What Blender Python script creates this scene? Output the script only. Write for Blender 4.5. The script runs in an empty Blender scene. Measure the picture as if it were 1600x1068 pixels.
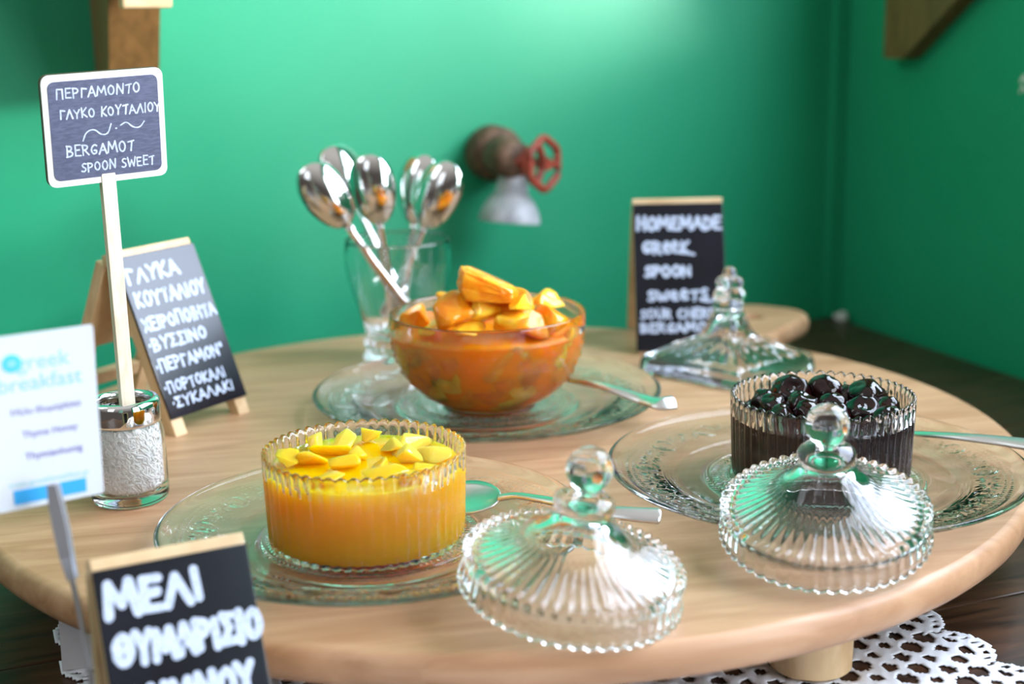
import bpy, bmesh, math, random
from mathutils import Vector, Matrix, noise
from math import sin, cos, pi, radians, sqrt, exp

random.seed(7)
C = bpy.context.scene.collection
SC = bpy.context.scene

# ------------------------------------------------------------------ camera
CAM = Vector((0, 0, 0.27))
PITCH, ROLL, FPX = radians(13.0855), radians(-1.0336), 2222.2
_R0 = Vector((1, 0, 0)); _U0 = Vector((0, sin(PITCH), cos(PITCH))); FWD = Vector((0, cos(PITCH), -sin(PITCH)))
RGT = _R0 * cos(ROLL) + _U0 * sin(ROLL)
UPV = _U0 * cos(ROLL) - _R0 * sin(ROLL)
cam_d = bpy.data.cameras.new('camera'); cam = bpy.data.objects.new('camera', cam_d); C.objects.link(cam)
cam_d.sensor_width = 36; cam_d.sensor_fit = 'HORIZONTAL'; cam_d.lens = 50
cam_d.clip_start = 0.02; cam_d.clip_end = 50
cam.matrix_world = Matrix(((RGT.x, UPV.x, -FWD.x, CAM.x), (RGT.y, UPV.y, -FWD.y, CAM.y), (RGT.z, UPV.z, -FWD.z, CAM.z), (0, 0, 0, 1)))
cam_d.dof.use_dof = True; cam_d.dof.focus_distance = 0.775; cam_d.dof.aperture_fstop = 5.0
SC.camera = cam

# room axes: corner of the two walls, direction along the right wall (towards the camera), along the back wall (to the left)
COR = Vector((0.3544, 1.5282, 0)); AU = Vector((0.3667, -0.9303, 0)); AV = Vector((-0.9303, -0.3667, 0))
TZ = -0.06                                                         # table top; the serving board's top is z = 0
def room(u, v, z): return COR + AU * u + AV * v + Vector((0, 0, z))

# ------------------------------------------------------------------ world, daylight, exposure
w = bpy.data.worlds.new('world'); SC.world = w; w.use_nodes = True
nt = w.node_tree; bg = nt.nodes['Background']
tc = nt.nodes.new('ShaderNodeTexCoord'); sp = nt.nodes.new('ShaderNodeSeparateXYZ'); cr = nt.nodes.new('ShaderNodeValToRGB')
nt.links.new(tc.outputs['Generated'], sp.inputs[0]); nt.links.new(sp.outputs['Z'], cr.inputs[0]); nt.links.new(cr.outputs[0], bg.inputs[0])
cr.color_ramp.elements[0].position = 0.10; cr.color_ramp.elements[0].color = (0.14, 0.12, 0.11, 1)
cr.color_ramp.elements[1].position = 0.8; cr.color_ramp.elements[1].color = (1.0, 0.97, 0.93, 1)
bg.inputs[1].default_value = 0.62

def area(name, loc, facing, sx, sy, energy, col):
    l = bpy.data.lights.new(name, 'AREA'); l.shape = 'RECTANGLE'; l.size = sx; l.size_y = sy; l.energy = energy; l.color = col
    o = bpy.data.objects.new(name, l); C.objects.link(o); o.location = loc
    z_ = -Vector(facing).normalized(); x_ = Vector((0, 0, 1)).cross(z_).normalized(); y_ = z_.cross(x_)   # level window: local y is up
    o.matrix_world = Matrix(((x_.x, y_.x, z_.x, loc[0]), (x_.y, y_.y, z_.y, loc[1]), (x_.z, y_.z, z_.z, loc[2]), (0, 0, 0, 1)))
WIN_U0, WIN_U1, WIN_Z0, WIN_Z1 = 0.295, 1.20, 0.31, 1.25            # window openings in the right wall (u along the wall, z)
WN2_U0, WN2_U1, WN2_Z0, WN2_Z1 = 1.36, 2.45, -0.12, 1.25
def window_light(u0, u1, z0, z1, radiance, col):
    area('window_daylight', room((u0 + u1) / 2, -0.07, (z0 + z1) / 2), AV, u1 - u0, z1 - z0, radiance * pi * (u1 - u0) * (z1 - z0), col)
window_light(WIN_U0, WIN_U1, WIN_Z0, WIN_Z1, 15, (0.70, 0.81, 1.0))
window_light(WN2_U0, WN2_U1, WN2_Z0, WN2_Z1, 10.5, (0.84, 0.90, 1.0))
area('outdoor_daylight', (2.06, 0.145, 0.56), Vector((-2.06, 1.28, -0.36)), 0.5, 0.5, 115, (1.0, 0.98, 0.94))
area('rear_fill_light', (-1.3, -1.5, 1.3), Vector((0.6, 1.0, -0.5)), 0.9, 1.2, 7, (0.80, 0.90, 1.0))  # added fill light from behind the camera; no window is built there
area('left_fill_light', (-1.7, 0.3, 1.6), Vector((1.0, 0.35, -0.6)), 0.6, 1.0, 7, (0.85, 0.93, 1.0))  # added fill from the left to lift the right wall, not a modelled window
vs = SC.view_settings
vs.view_transform = 'Standard'; vs.look = 'None'; vs.exposure = 0.0; vs.gamma = 1.0; vs.use_curve_mapping = False
cy = SC.cycles
cy.max_bounces = 24; cy.transmission_bounces = 20; cy.transparent_max_bounces = 16; cy.glossy_bounces = 8; cy.diffuse_bounces = 4
cy.sample_clamp_indirect = 40.0; cy.caustics_refractive = True; cy.caustics_reflective = True

# ------------------------------------------------------------------ materials
def principled(name):
    m = bpy.data.materials.new(name); m.use_nodes = True
    return m, m.node_tree, m.node_tree.nodes['Principled BSDF']
def mat(name, col, rough=0.5, metal=0.0, trans=0.0, ior=1.5, sss=0.0, rad=(0.01, 0.005, 0.002), spec=0.5, coat=0.0):
    m, t, b = principled(name)
    b.inputs['Base Color'].default_value = (*col, 1); b.inputs['Roughness'].default_value = rough
    b.inputs['Metallic'].default_value = metal; b.inputs['Transmission Weight'].default_value = trans; b.inputs['IOR'].default_value = ior
    b.inputs['Specular IOR Level'].default_value = spec; b.inputs['Coat Weight'].default_value = coat
    if sss:
        b.inputs['Subsurface Weight'].default_value = sss; b.inputs['Subsurface Radius'].default_value = rad; b.inputs['Subsurface Scale'].default_value = 1.0
    return m
def noise_col(m, a, b_, scale=40.0, stretch=(1, 1, 1), detail=4.0, lo=0.35, hi=0.65, bump=0.0, bscale=None):
    """colour that wanders between a and b with an object-space noise; optional bump"""
    t = m.node_tree; b = t.nodes['Principled BSDF']; N = t.nodes.new
    co = N('ShaderNodeTexCoord'); mp = N('ShaderNodeMapping'); mp.inputs['Scale'].default_value = stretch
    nz = N('ShaderNodeTexNoise'); nz.inputs['Scale'].default_value = scale; nz.inputs['Detail'].default_value = detail
    rp = N('ShaderNodeValToRGB'); e = rp.color_ramp.elements
    e[0].position = lo; e[0].color = (*a, 1); e[1].position = hi; e[1].color = (*b_, 1)
    t.links.new(co.outputs['Object'], mp.inputs[0]); t.links.new(mp.outputs[0], nz.inputs['Vector']); t.links.new(nz.outputs['Fac'], rp.inputs[0])
    t.links.new(rp.outputs[0], b.inputs['Base Color'])
    if bump:
        bp = N('ShaderNodeBump'); bp.inputs['Strength'].default_value = bump; bp.inputs['Distance'].default_value = 0.001
        src = nz
        if bscale:
            src = N('ShaderNodeTexNoise'); src.inputs['Scale'].default_value = bscale; t.links.new(mp.outputs[0], src.inputs['Vector'])
        t.links.new(src.outputs['Fac'], bp.inputs['Height']); t.links.new(bp.outputs[0], b.inputs['Normal'])
    return m
def wood(name, a, b_, scale, stretch, rough=0.45, planks=None, rot=0.0, bump=0.15, gap=0.0):
    """grain from stretched noise; planks = width of glued strips, each with its own tone"""
    m, t, b = principled(name); N = t.nodes.new; L = t.links.new
    b.inputs['Roughness'].default_value = rough
    co = N('ShaderNodeTexCoord'); mp = N('ShaderNodeMapping'); mp.inputs['Rotation'].default_value = (0, 0, rot)
    L(co.outputs['Object'], mp.inputs[0])
    st = N('ShaderNodeMapping'); st.inputs['Scale'].default_value = stretch; L(mp.outputs[0], st.inputs[0])
    vec = st.outputs[0]
    if planks:
        s = N('ShaderNodeSeparateXYZ'); L(mp.outputs[0], s.inputs[0])
        d = N('ShaderNodeMath'); d.operation = 'DIVIDE'; d.inputs[1].default_value = planks; L(s.outputs['Y'], d.inputs[0])
        fl = N('ShaderNodeMath'); fl.operation = 'FLOOR'; L(d.outputs[0], fl.inputs[0])
        wn = N('ShaderNodeTexWhiteNoise'); wn.noise_dimensions = '1D'; L(fl.outputs[0], wn.inputs['W'])
        ad = N('ShaderNodeVectorMath'); ad.operation = 'ADD'; L(st.outputs[0], ad.inputs[0]); L(wn.outputs['Color'], ad.inputs[1])
        vec = ad.outputs[0]
    nz = N('ShaderNodeTexNoise'); nz.inputs['Scale'].default_value = scale; nz.inputs['Detail'].default_value = 6; nz.inputs['Distortion'].default_value = 0.6
    L(vec, nz.inputs['Vector'])
    rp = N('ShaderNodeValToRGB'); e = rp.color_ramp.elements
    e[0].position = 0.32; e[0].color = (*a, 1); e[1].position = 0.66; e[1].color = (*b_, 1); L(nz.outputs['Fac'], rp.inputs[0])
    out = rp.outputs[0]
    if planks:
        hs = N('ShaderNodeHueSaturation'); vv = N('ShaderNodeMapRange'); L(wn.outputs['Value'], vv.inputs[0])
        vv.inputs['To Min'].default_value = 0.90; vv.inputs['To Max'].default_value = 1.08
        L(vv.outputs[0], hs.inputs['Value']); L(out, hs.inputs['Color']); out = hs.outputs[0]
        if gap:
            fr = N('ShaderNodeMath'); fr.operation = 'FRACT'; L(d.outputs[0], fr.inputs[0])
            lt = N('ShaderNodeMath'); lt.operation = 'LESS_THAN'; lt.inputs[1].default_value = gap; L(fr.outputs[0], lt.inputs[0])
            mx = N('ShaderNodeMix'); mx.data_type = 'RGBA'; L(lt.outputs[0], mx.inputs['Factor']); L(out, mx.inputs['A'])
            mx.inputs['B'].default_value = (a[0] * .25, a[1] * .25, a[2] * .25, 1); out = mx.outputs['Result']
    L(out, b.inputs['Base Color'])
    if bump:
        bp = N('ShaderNodeBump'); bp.inputs['Strength'].default_value = bump; bp.inputs['Distance'].default_value = 0.0006
        L(nz.outputs['Fac'], bp.inputs['Height']); L(bp.outputs[0], b.inputs['Normal'])
    return m

M = {}
M['glass'] = mat('clear_glass', (0.995, 0.998, 1.0), 0.0, trans=1.0, ior=1.45)
M['lid_glass'] = mat('clear_lid_glass', (0.995, 0.998, 1.0), 0.0, trans=1.0, ior=1.39)
M['plate_glass'] = mat('pressed_glass', (0.99, 1.0, 0.995), 0.01, trans=1.0, ior=1.28)
M['steel'] = mat('polished_steel', (0.78, 0.77, 0.76), 0.09, metal=1.0)
M['satin'] = mat('satin_steel', (0.74, 0.73, 0.72), 0.30, metal=1.0)
M['brushed'] = mat('brushed_silver', (0.62, 0.65, 0.72), 0.38, metal=0.75)
M['chrome'] = mat('chrome', (0.86, 0.87, 0.88), 0.04, metal=1.0)
M['green'] = noise_col(mat('green_wall_paint', (0.05, 0.42, 0.22), 0.42), (0.012, 0.325, 0.155), (0.018, 0.365, 0.18), 3.0, bump=0.08, bscale=60)
M['board_wood'] = wood('beech_board', (0.45, 0.228, 0.112), (0.62, 0.35, 0.195), 9.0, (1.2, 9.0, 9.0), 0.42, planks=0.105, rot=radians(-12))
M['pine'] = wood('pale_pine', (0.58, 0.37, 0.18), (0.74, 0.53, 0.30), 30.0, (1, 6, 1.0), 0.5)
M['stick_wood'] = wood('white_birch', (0.72, 0.58, 0.42), (0.86, 0.75, 0.58), 60.0, (6, 6, 1.0), 0.5)
M['table_wood'] = wood('dark_table_wood', (0.022, 0.009, 0.004), (0.085, 0.036, 0.016), 14.0, (8, 1.0, 8), 0.38, planks=None, rot=0)
M['bracket_wood'] = wood('brown_bracket_wood', (0.15, 0.075, 0.02), (0.24, 0.12, 0.035), 20.0, (6, 6, 1.0), 0.5)
M['chalkboard'] = noise_col(mat('black_chalkboard', (0.012, 0.013, 0.02), 0.17), (0.004, 0.0045, 0.008), (0.009, 0.010, 0.017), 25)
M['slate'] = noise_col(mat('slate_sign', (0.05, 0.06, 0.11), 0.5), (0.060, 0.068, 0.125), (0.095, 0.105, 0.18), 220, (1, 1, 4))
M['chalk'] = noise_col(mat('chalk', (0.75, 0.80, 0.9), 0.9), (0.42, 0.48, 0.62), (0.60, 0.66, 0.80), 500)
M['white_paint'] = mat('white_paint', (0.86, 0.85, 0.82), 0.5)
M['dark_edge'] = mat('burnt_wood_edge', (0.09, 0.045, 0.02), 0.6)
M['card'] = mat('white_card', (0.74, 0.77, 0.82), 0.45)
M['print_pale'] = mat('pale_teal_print', (0.28, 0.66, 0.70), 0.6)
M['print_blue'] = mat('sky_blue_print', (0.04, 0.42, 0.86), 0.5)
M['print_cyan'] = mat('cyan_print', (0.08, 0.62, 0.86), 0.5)
M['print_violet'] = mat('violet_print', (0.13, 0.11, 0.44), 0.6)
M['lemon_syrup'] = mat('yellow_syrup', (0.88, 0.43, 0.001), 0.05, ior=1.4, sss=1.0, rad=(0.06, 0.028, 0.002), spec=0.3)
M['lemon_peel'] = mat('lemon_peel', (0.88, 0.47, 0.015), 0.10, trans=0.15, ior=1.4, sss=1.0, rad=(0.012, 0.008, 0.0015))
M['lemon_pale'] = mat('pale_lemon_peel', (0.88, 0.60, 0.08), 0.10, trans=0.15, ior=1.4, sss=1.0, rad=(0.012, 0.009, 0.003))
M['orange_syrup'] = mat('orange_syrup', (0.92, 0.27, 0.001), 0.10, ior=1.4, sss=1.0, rad=(0.012, 0.003, 0.0004), spec=0.25)
M['orange_peel'] = noise_col(mat('orange_flesh', (0.90, 0.30, 0.01), 0.12, sss=0.6, rad=(0.008, 0.003, 0.0005)), (0.88, 0.24, 0.004), (0.98, 0.42, 0.02), 90, bump=0.25)
M['orange_light'] = noise_col(mat('pale_orange_flesh', (0.95, 0.45, 0.03), 0.12, sss=0.8, rad=(0.008, 0.004, 0.0006)), (0.97, 0.40, 0.008), (0.99, 0.60, 0.05), 90, bump=0.25)
M['orange_deep'] = noise_col(mat('deep_orange_flesh', (0.80, 0.2, 0.01), 0.12, sss=0.5, rad=(0.008, 0.003, 0.0005)), (0.78, 0.17, 0.003), (0.92, 0.30, 0.008), 90, bump=0.25)
M['cherry'] = noise_col(mat('black_cherry', (0.02, 0.003, 0.003), 0.06, spec=0.5), (0.004, 0.0008, 0.001), (0.020, 0.003, 0.003), 1.6)
M['cherry_syrup'] = mat('cherry_syrup', (0.010, 0.0012, 0.0015), 0.05, spec=0.2)
M['rice'] = mat('white_rice', (0.97, 0.95, 0.90), 0.4)
M['lace'] = mat('white_cotton_lace', (0.80, 0.81, 0.86), 0.9)
M['rust'] = noise_col(mat('rusty_iron', (0.12, 0.06, 0.03), 0.7), (0.07, 0.035, 0.016), (0.19, 0.10, 0.055), 120, bump=0.4)
M['red_paint'] = noise_col(mat('worn_red_paint', (0.30, 0.04, 0.02), 0.5), (0.20, 0.03, 0.015), (0.38, 0.05, 0.025), 90)
M['zinc'] = noise_col(mat('dull_zinc', (0.4, 0.4, 0.42), 0.5), (0.30, 0.30, 0.31), (0.52, 0.51, 0.53), 80)
M['pot'] = mat('beige_clay', (0.60, 0.45, 0.33), 0.6)
M['floor'] = wood('floor_boards', (0.10, 0.05, 0.025), (0.2, 0.11, 0.05), 6.0, (1, 8, 8), 0.5, planks=0.12, gap=0.02)

# ------------------------------------------------------------------ scene-graph helpers
def tag(o, label=None, cat=None, group=None, kind=None):
    if label: o['label'] = label
    if cat: o['category'] = cat
    if group: o['group'] = group
    if kind: o['kind'] = kind
    return o
def thing(name, label, cat, mtx=None, group=None):
    o = bpy.data.objects.new(name, None); C.objects.link(o); o.empty_display_size = 0.02
    if mtx is not None: o.matrix_world = mtx
    return tag(o, label, cat, group)
def obj(name, geo, m, parent=None, smooth=True, mtx=None, flat_angle=None):
    me = bpy.data.meshes.new(name)
    if isinstance(geo, bmesh.types.BMesh):
        bmesh.ops.recalc_face_normals(geo, faces=geo.faces); geo.to_mesh(me); geo.free()
    else:
        v, f = geo; me.from_pydata([tuple(p) for p in v], [], f); me.validate()
        b = bmesh.new(); b.from_mesh(me); bmesh.ops.recalc_face_normals(b, faces=b.faces); b.to_mesh(me); b.free()
    me.materials.append(m)
    for p in me.polygons: p.use_smooth = smooth
    if smooth and flat_angle:
        me.set_sharp_from_angle(angle=radians(flat_angle)); mx_ = max(p.area for p in me.polygons)
        for p in me.polygons:                                       # true planes stay flat shaded
            if (flat_angle == 40 and p.area > 0.1 * mx_) or (flat_angle == 50 and abs(p.normal.z) > 0.9999): p.use_smooth = False
    o = bpy.data.objects.new(name, me); C.objects.link(o)
    if parent: o.parent = parent
    if mtx is not None:
        if parent: o.matrix_local = mtx
        else: o.matrix_world = mtx
    return o
def dup(root, mtx, label=None, group=None):
    r = root.copy(); C.objects.link(r); r.matrix_world = mtx
    if label: r['label'] = label
    if group: r['group'] = group
    for ch in root.children:
        c = ch.copy(); C.objects.link(c); c.parent = r
        for g in ch.children:
            d = g.copy(); C.objects.link(d); d.parent = c
    return r
def join(*gs):
    V, F = [], []
    for v, f in gs:
        n = len(V); V += [Vector(p) for p in v]; F += [tuple(i + n for i in q) for q in f]
    return V, F
def xf(g, m): return [m @ Vector(p) for p in g[0]], g[1]
def T(x, y, z): return Matrix.Translation((x, y, z))
def RZ(a): return Matrix.Rotation(a, 4, 'Z')
def RX(a): return Matrix.Rotation(a, 4, 'X')
def RY(a): return Matrix.Rotation(a, 4, 'Y')
def ray(px, py): return RGT * ((px - 800) / FPX) - UPV * ((py - 534) / FPX) + FWD
def on(px, py, z=0.0):
    d = ray(px, py); return CAM + d * ((z - CAM.z) / d.z)
def basis(n, x=None):
    """matrix whose Z axis is n"""
    n = Vector(n).normalized(); x = Vector(x or (1, 0, 0)); x = (x - n * x.dot(n)).normalized(); y = n.cross(x)
    return Matrix(((x.x, y.x, n.x, 0), (x.y, y.y, n.y, 0), (x.z, y.z, n.z, 0), (0, 0, 0, 1)))

def box(sx, sy, sz, c=(0, 0, 0), bev=0.0):
    """axis box centred at c, chamfered edges"""
    b = bmesh.new(); bmesh.ops.create_cube(b, size=1.0)
    for v in b.verts: v.co = Vector((v.co.x * sx, v.co.y * sy, v.co.z * sz))
    if bev: bmesh.ops.bevel(b, geom=b.edges[:], offset=bev, segments=2, affect='EDGES', profile=0.6)
    b.verts.ensure_lookup_table(); b.verts.index_update()
    g = [v.co + Vector(c) for v in b.verts], [tuple(v.index for v in f.verts) for f in b.faces]
    b.free(); return g
def revolve(prof, n=96, mod=None, a0=0.0):
    """prof: (r, z) from axis to axis; mod(k, r, z, theta) -> (r, z)"""
    V, F, rows = [], [], []
    for k, (r, z) in enumerate(prof):
        if r <= 1e-9:
            rows.append([len(V)]); V.append(Vector((0, 0, z)))
        else:
            row = []
            for i in range(n):
                t = a0 + 2 * pi * i / n
                rr, zz = mod(k, r, z, t) if mod else (r, z)
                row.append(len(V)); V.append(Vector((rr * cos(t), rr * sin(t), zz)))
            rows.append(row)
    for a, b in zip(rows, rows[1:]):
        for i in range(n):
            j = (i + 1) % n
            if len(a) == 1 and len(b) == 1: continue
            if len(a) == 1: F.append((a[0], b[j], b[i]))
            elif len(b) == 1: F.append((a[i], a[j], b[0]))
            else: F.append((a[i], a[j], b[j], b[i]))
    return V, F
def closed_ring(prof, n=96, mod=None):
    """revolve a closed profile loop that never meets the axis"""
    V, F = revolve(prof, n, mod); m = len(prof)
    for i in range(n):
        j = (i + 1) % n
        F.append(((m - 1) * n + i, (m - 1) * n + j, j, i))
    return V, F
def tube(path, rad, n=10, closed=False):
    """round bar along a polyline; rad a number or list"""
    P_ = [Vector(p) for p in path]; V, F = [], []; m = len(P_)
    up = Vector((0, 0, 1))
    for k, p in enumerate(P_):
        if closed: t = (P_[(k + 1) % m] - P_[k - 1]).normalized()
        else: t = (P_[min(k + 1, m - 1)] - P_[max(k - 1, 0)]).normalized()
        u = up if abs(t.dot(up)) < 0.95 else Vector((1, 0, 0))
        x = t.cross(u).normalized(); y = x.cross(t)
        r = rad[k] if isinstance(rad, (list, tuple)) else rad
        for i in range(n):
            a = 2 * pi * i / n; V.append(p + x * (r * cos(a)) + y * (r * sin(a)))
    for k in range(m if closed else m - 1):
        q = (k + 1) % m
        for i in range(n):
            j = (i + 1) % n; F.append((k * n + i, k * n + j, q * n + j, q * n + i))
    if not closed:
        F.append(tuple(range(n))[::-1]); F.append(tuple((m - 1) * n + i for i in range(n)))
    return V, F
def prism(poly, h0, h1, bev=0.0):
    """extrude an xy polygon between z=h0 and h1"""
    n = len(poly); V = [Vector((x, y, h0)) for x, y in poly] + [Vector((x, y, h1)) for x, y in poly]
    F = [tuple(range(n))[::-1], tuple(range(n, 2 * n))] + [(i, (i + 1) % n, n + (i + 1) % n, n + i) for i in range(n)]
    if not bev: return V, F
    b = bmesh.new(); vs_ = [b.verts.new(v) for v in V]
    for f in F: b.faces.new([vs_[i] for i in f])
    bmesh.ops.bevel(b, geom=b.edges[:], offset=bev, segments=2, affect='EDGES', profile=0.6)
    b.verts.index_update(); g = [v.co.copy() for v in b.verts], [tuple(v.index for v in f.verts) for f in b.faces]; b.free(); return g
def chunk(seed, sx, sy, sz, cuts=9, sub=2, lump=0.12):
    """cut fruit piece: hull of random points, bevelled and softened"""
    rr = random.Random(seed); b = bmesh.new()
    for i in range(cuts):
        v = Vector((rr.uniform(-1, 1), rr.uniform(-1, 1), rr.uniform(-1, 1))).normalized() * rr.uniform(0.8, 1.0)
        b.verts.new((v.x * sx, v.y * sy, v.z * sz))
    bmesh.ops.convex_hull(b, input=b.verts[:])
    bmesh.ops.delete(b, geom=[v for v in b.verts if not v.link_faces], context='VERTS')
    bmesh.ops.bevel(b, geom=b.edges[:], offset=min(sx, sy, sz) * 0.22, segments=2, affect='EDGES', profile=0.5, clamp_overlap=True)
    bmesh.ops.triangulate(b, faces=b.faces[:])
    bmesh.ops.subdivide_edges(b, edges=b.edges[:], cuts=1, use_grid_fill=True)
    for v in b.verts:
        v.co += v.co.normalized() * (noise.noise(v.co * 140 + Vector((seed, 0, 0))) * lump * min(sx, sy, sz))
    bmesh.ops.smooth_vert(b, verts=b.verts[:], factor=0.5, use_axis_x=True, use_axis_y=True, use_axis_z=True)
    return b
def extrude_path(poly_yz, x0, x1): # polygon in (y,z), thickness along x
    n = len(poly_yz); V = [Vector((x0, y, z)) for y, z in poly_yz] + [Vector((x1, y, z)) for y, z in poly_yz]
    return V, [tuple(range(n)), tuple(range(n, 2 * n))[::-1]] + [(i, (i + 1) % n, n + (i + 1) % n, n + i) for i in range(n)]

# ------------------------------------------------------------------ the room
def quad_wall(name, pieces, m):
    gs = []
    for (u0, u1, v0, v1, z0, z1) in pieces:
        V = [room(u, v, z) for z in (z0, z1) for (u, v) in ((u0, v0), (u1, v0), (u1, v1), (u0, v1))]
        gs.append((V, [(0, 1, 2, 3), (4, 5, 6, 7), (0, 1, 5, 4), (1, 2, 6, 5), (2, 3, 7, 6), (3, 0, 4, 7)]))
    return tag(obj(name, join(*gs), m, smooth=False), kind='structure')
FZ = -0.82
quad_wall('wall_back', [(-0.10, 0.0, -0.10, 2.3, FZ, 1.9)], M['green'])
quad_wall('wall_right', [(0.0, WIN_U0, -0.12, 0.0, FZ, 1.9), (WIN_U0, WIN_U1, -0.12, 0.0, FZ, WIN_Z0), (WIN_U0, WIN_U1, -0.12, 0.0, WIN_Z1, 1.9),
                         (WIN_U1, WN2_U0, -0.12, 0.0, FZ, 1.9), (WN2_U0, WN2_U1, -0.12, 0.0, FZ, WN2_Z0), (WN2_U0, WN2_U1, -0.12, 0.0, WN2_Z1, 1.9),
                         (WN2_U1, 2.9, -0.12, 0.0, FZ, 1.9)], M['green'])
quad_wall('trim_1', [(0.0, 0.012, 0.0, 0.016, TZ, 1.9)], M['green'])
quad_wall('floor', [(-0.1, 4.0, -0.12, 4.0, FZ - 0.05, FZ)], M['floor'])
def window_frame(name, u0, u1, z0, z1, f=0.03):
    m_ = (u0 + u1) / 2
    quad_wall(name, [(u0, u0 + f, -0.10, -0.06, z0, z1), (u1 - f, u1, -0.10, -0.06, z0, z1), (u0, u1, -0.10, -0.06, z0, z0 + f), (u0, u1, -0.10, -0.06, z1 - f, z1),
                     (m_ - 0.015, m_ + 0.015, -0.10, -0.06, z0, z1)], M['white_paint'])
window_frame('window_1', WIN_U0, WIN_U1, WIN_Z0, WIN_Z1); window_frame('window_2', WN2_U0, WN2_U1, WN2_Z0, WN2_Z1)

RM = Matrix(((AU.x, AV.x, 0, COR.x), (AU.y, AV.y, 0, COR.y), (0, 0, 1, 0), (0, 0, 0, 1)))   # room axes: x = along right wall, y = along back wall
# dark table standing in the corner
tb = thing('table', 'dark brown wooden table in the corner under the serving board', 'table', RM @ T(0.5, 0.6, FZ))
for i in range(7):
    u0 = -0.485 + i * 0.135
    obj('table_plank', box(0.134, 1.18, 0.03, (u0 + 0.0675, 0, TZ - 0.015 - FZ), 0.0015), M['table_wood'], tb, flat_angle=40)
obj('apron', join(box(0.86, 0.02, 0.08, (-0.01, 0.54, TZ - 0.07 - FZ)), box(0.86, 0.02, 0.08, (-0.01, -0.54, TZ - 0.07 - FZ)),
                  box(0.02, 1.06, 0.08, (0.41, 0, TZ - 0.07 - FZ)), box(0.02, 1.06, 0.08, (-0.43, 0, TZ - 0.07 - FZ))), M['table_wood'], tb, smooth=False)
for sx in (-0.42, 0.40):
    for sy in (-0.53, 0.53):
        obj('leg', box(0.06, 0.06, TZ - 0.03 - FZ, (sx, sy, (TZ - 0.03 - FZ) / 2), 0.004), M['table_wood'], tb, flat_angle=40)

# shelf brackets on the walls
def bracket(name, label, mtx, depth, thick, drop, foot):
    """profile in (y = out from its back edge, z); thickness along x"""
    t = thing(name, label, 'bracket', mtx)
    prof = [(0, 0), (foot, 0), (depth, drop), (depth, drop + 0.05), (0, drop + 0.05)]
    g = extrude_path(prof, 0, thick)
    obj('brace', g, M['bracket_wood'], t, smooth=False)
    return t
def wallpt(px, py, off=0.0):
    """point on the back wall plane seen at a pixel"""
    d = ray(px, py); o = COR + AU * off
    return CAM + d * ((o - CAM).dot(AU) / d.dot(AU))
# right bracket: flush on the right wall; u from 0.068 outwards
rb = Matrix(((AV.x, AU.x, 0, 0), (AV.y, AU.y, 0, 0), (0, 0, 1, 0), (0, 0, 0, 1)))
p = room(0.098, 0.0, 0.2185)
bracket('shelf_bracket', 'dark brown wooden shelf bracket with slanted underside on the right wall', T(*p) @ rb, 0.19, 0.020, 0.115, 0.030)
p = wallpt(150, 118); p.z = 0.219
lb = T(p.x, p.y, p.z) @ Matrix(((-AV.x, AU.x, 0, 0), (-AV.y, AU.y, 0, 0), (0, 0, 1, 0), (0, 0, 0, 1)))
b2 = bracket('shelf_bracket', 'brown wooden shelf bracket on the back wall above the slate sign', lb, 0.17, 0.039, 0.115, 0.10)
obj('cleat', box(0.036, 0.022, 0.06, (0.022, 0.181, 0.088), 0.002), M['pine'], b2, flat_angle=40)

# ------------------------------------------------------------------ lace runner on the table (open-work mesh)
def lace():
    s = 0.0016; v0, v1, u0, u1 = 0.405, 0.862, 0.12, 0.93
    nu, nv = int((u1 - u0) / s), int((v1 - v0) / s); V, F, idx = [], [], {}
    def keep(u, v):
        e = min(v - v0, v1 - v); e2 = min(u - u0, u1 - u)
        along = u if e < e2 else v; edge = min(e, e2)
        sc_ = 0.014 * abs(sin(pi * along / 0.042)) ** 0.6
        if edge < 0.014 - sc_: return False
        d = edge - (0.014 - sc_)
        if d < 0.0035: return True
        if d < 0.0075: return (along % 0.006) > 0.0026
        if d < 0.012: return True
        # hexagonal net with large round eyelets every third cell
        a, b = u / 0.0145, v / 0.0125; row = math.floor(b); a2 = a + 0.5 * (row % 2)
        cx_, cy_ = (a2 % 1) - 0.5, (b % 1) - 0.5; k = (math.floor(a2) + 2 * row) % 3
        r = (0.43, 0.26, 0.33)[k]
        wob = 0.05 * noise.noise(Vector((u * 160, v * 160, 0)))
        return cx_ * cx_ + cy_ * cy_ > (r + wob) ** 2
    def vid(i, j):
        if (i, j) not in idx: idx[(i, j)] = len(V); V.append(Vector((u0 + i * s, v0 + j * s, TZ + 0.0009 + 0.0004 * sin(i * 0.9) * sin(j * 1.1))))
        return idx[(i, j)]
    for i in range(nu):
        for j in range(nv):
            if keep(u0 + (i + .5) * s, v0 + (j + .5) * s): F.append((vid(i, j), vid(i + 1, j), vid(i + 1, j + 1), vid(i, j + 1)))
    return V, F
lo = obj('lace_runner', lace(), M['lace'], mtx=RM)
sm = lo.modifiers.new('thickness', 'SOLIDIFY'); sm.thickness = 0.0006; sm.offset = 0
tag(lo, 'white crocheted lace runner with scalloped edge under the round board', 'lace runner')

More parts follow.
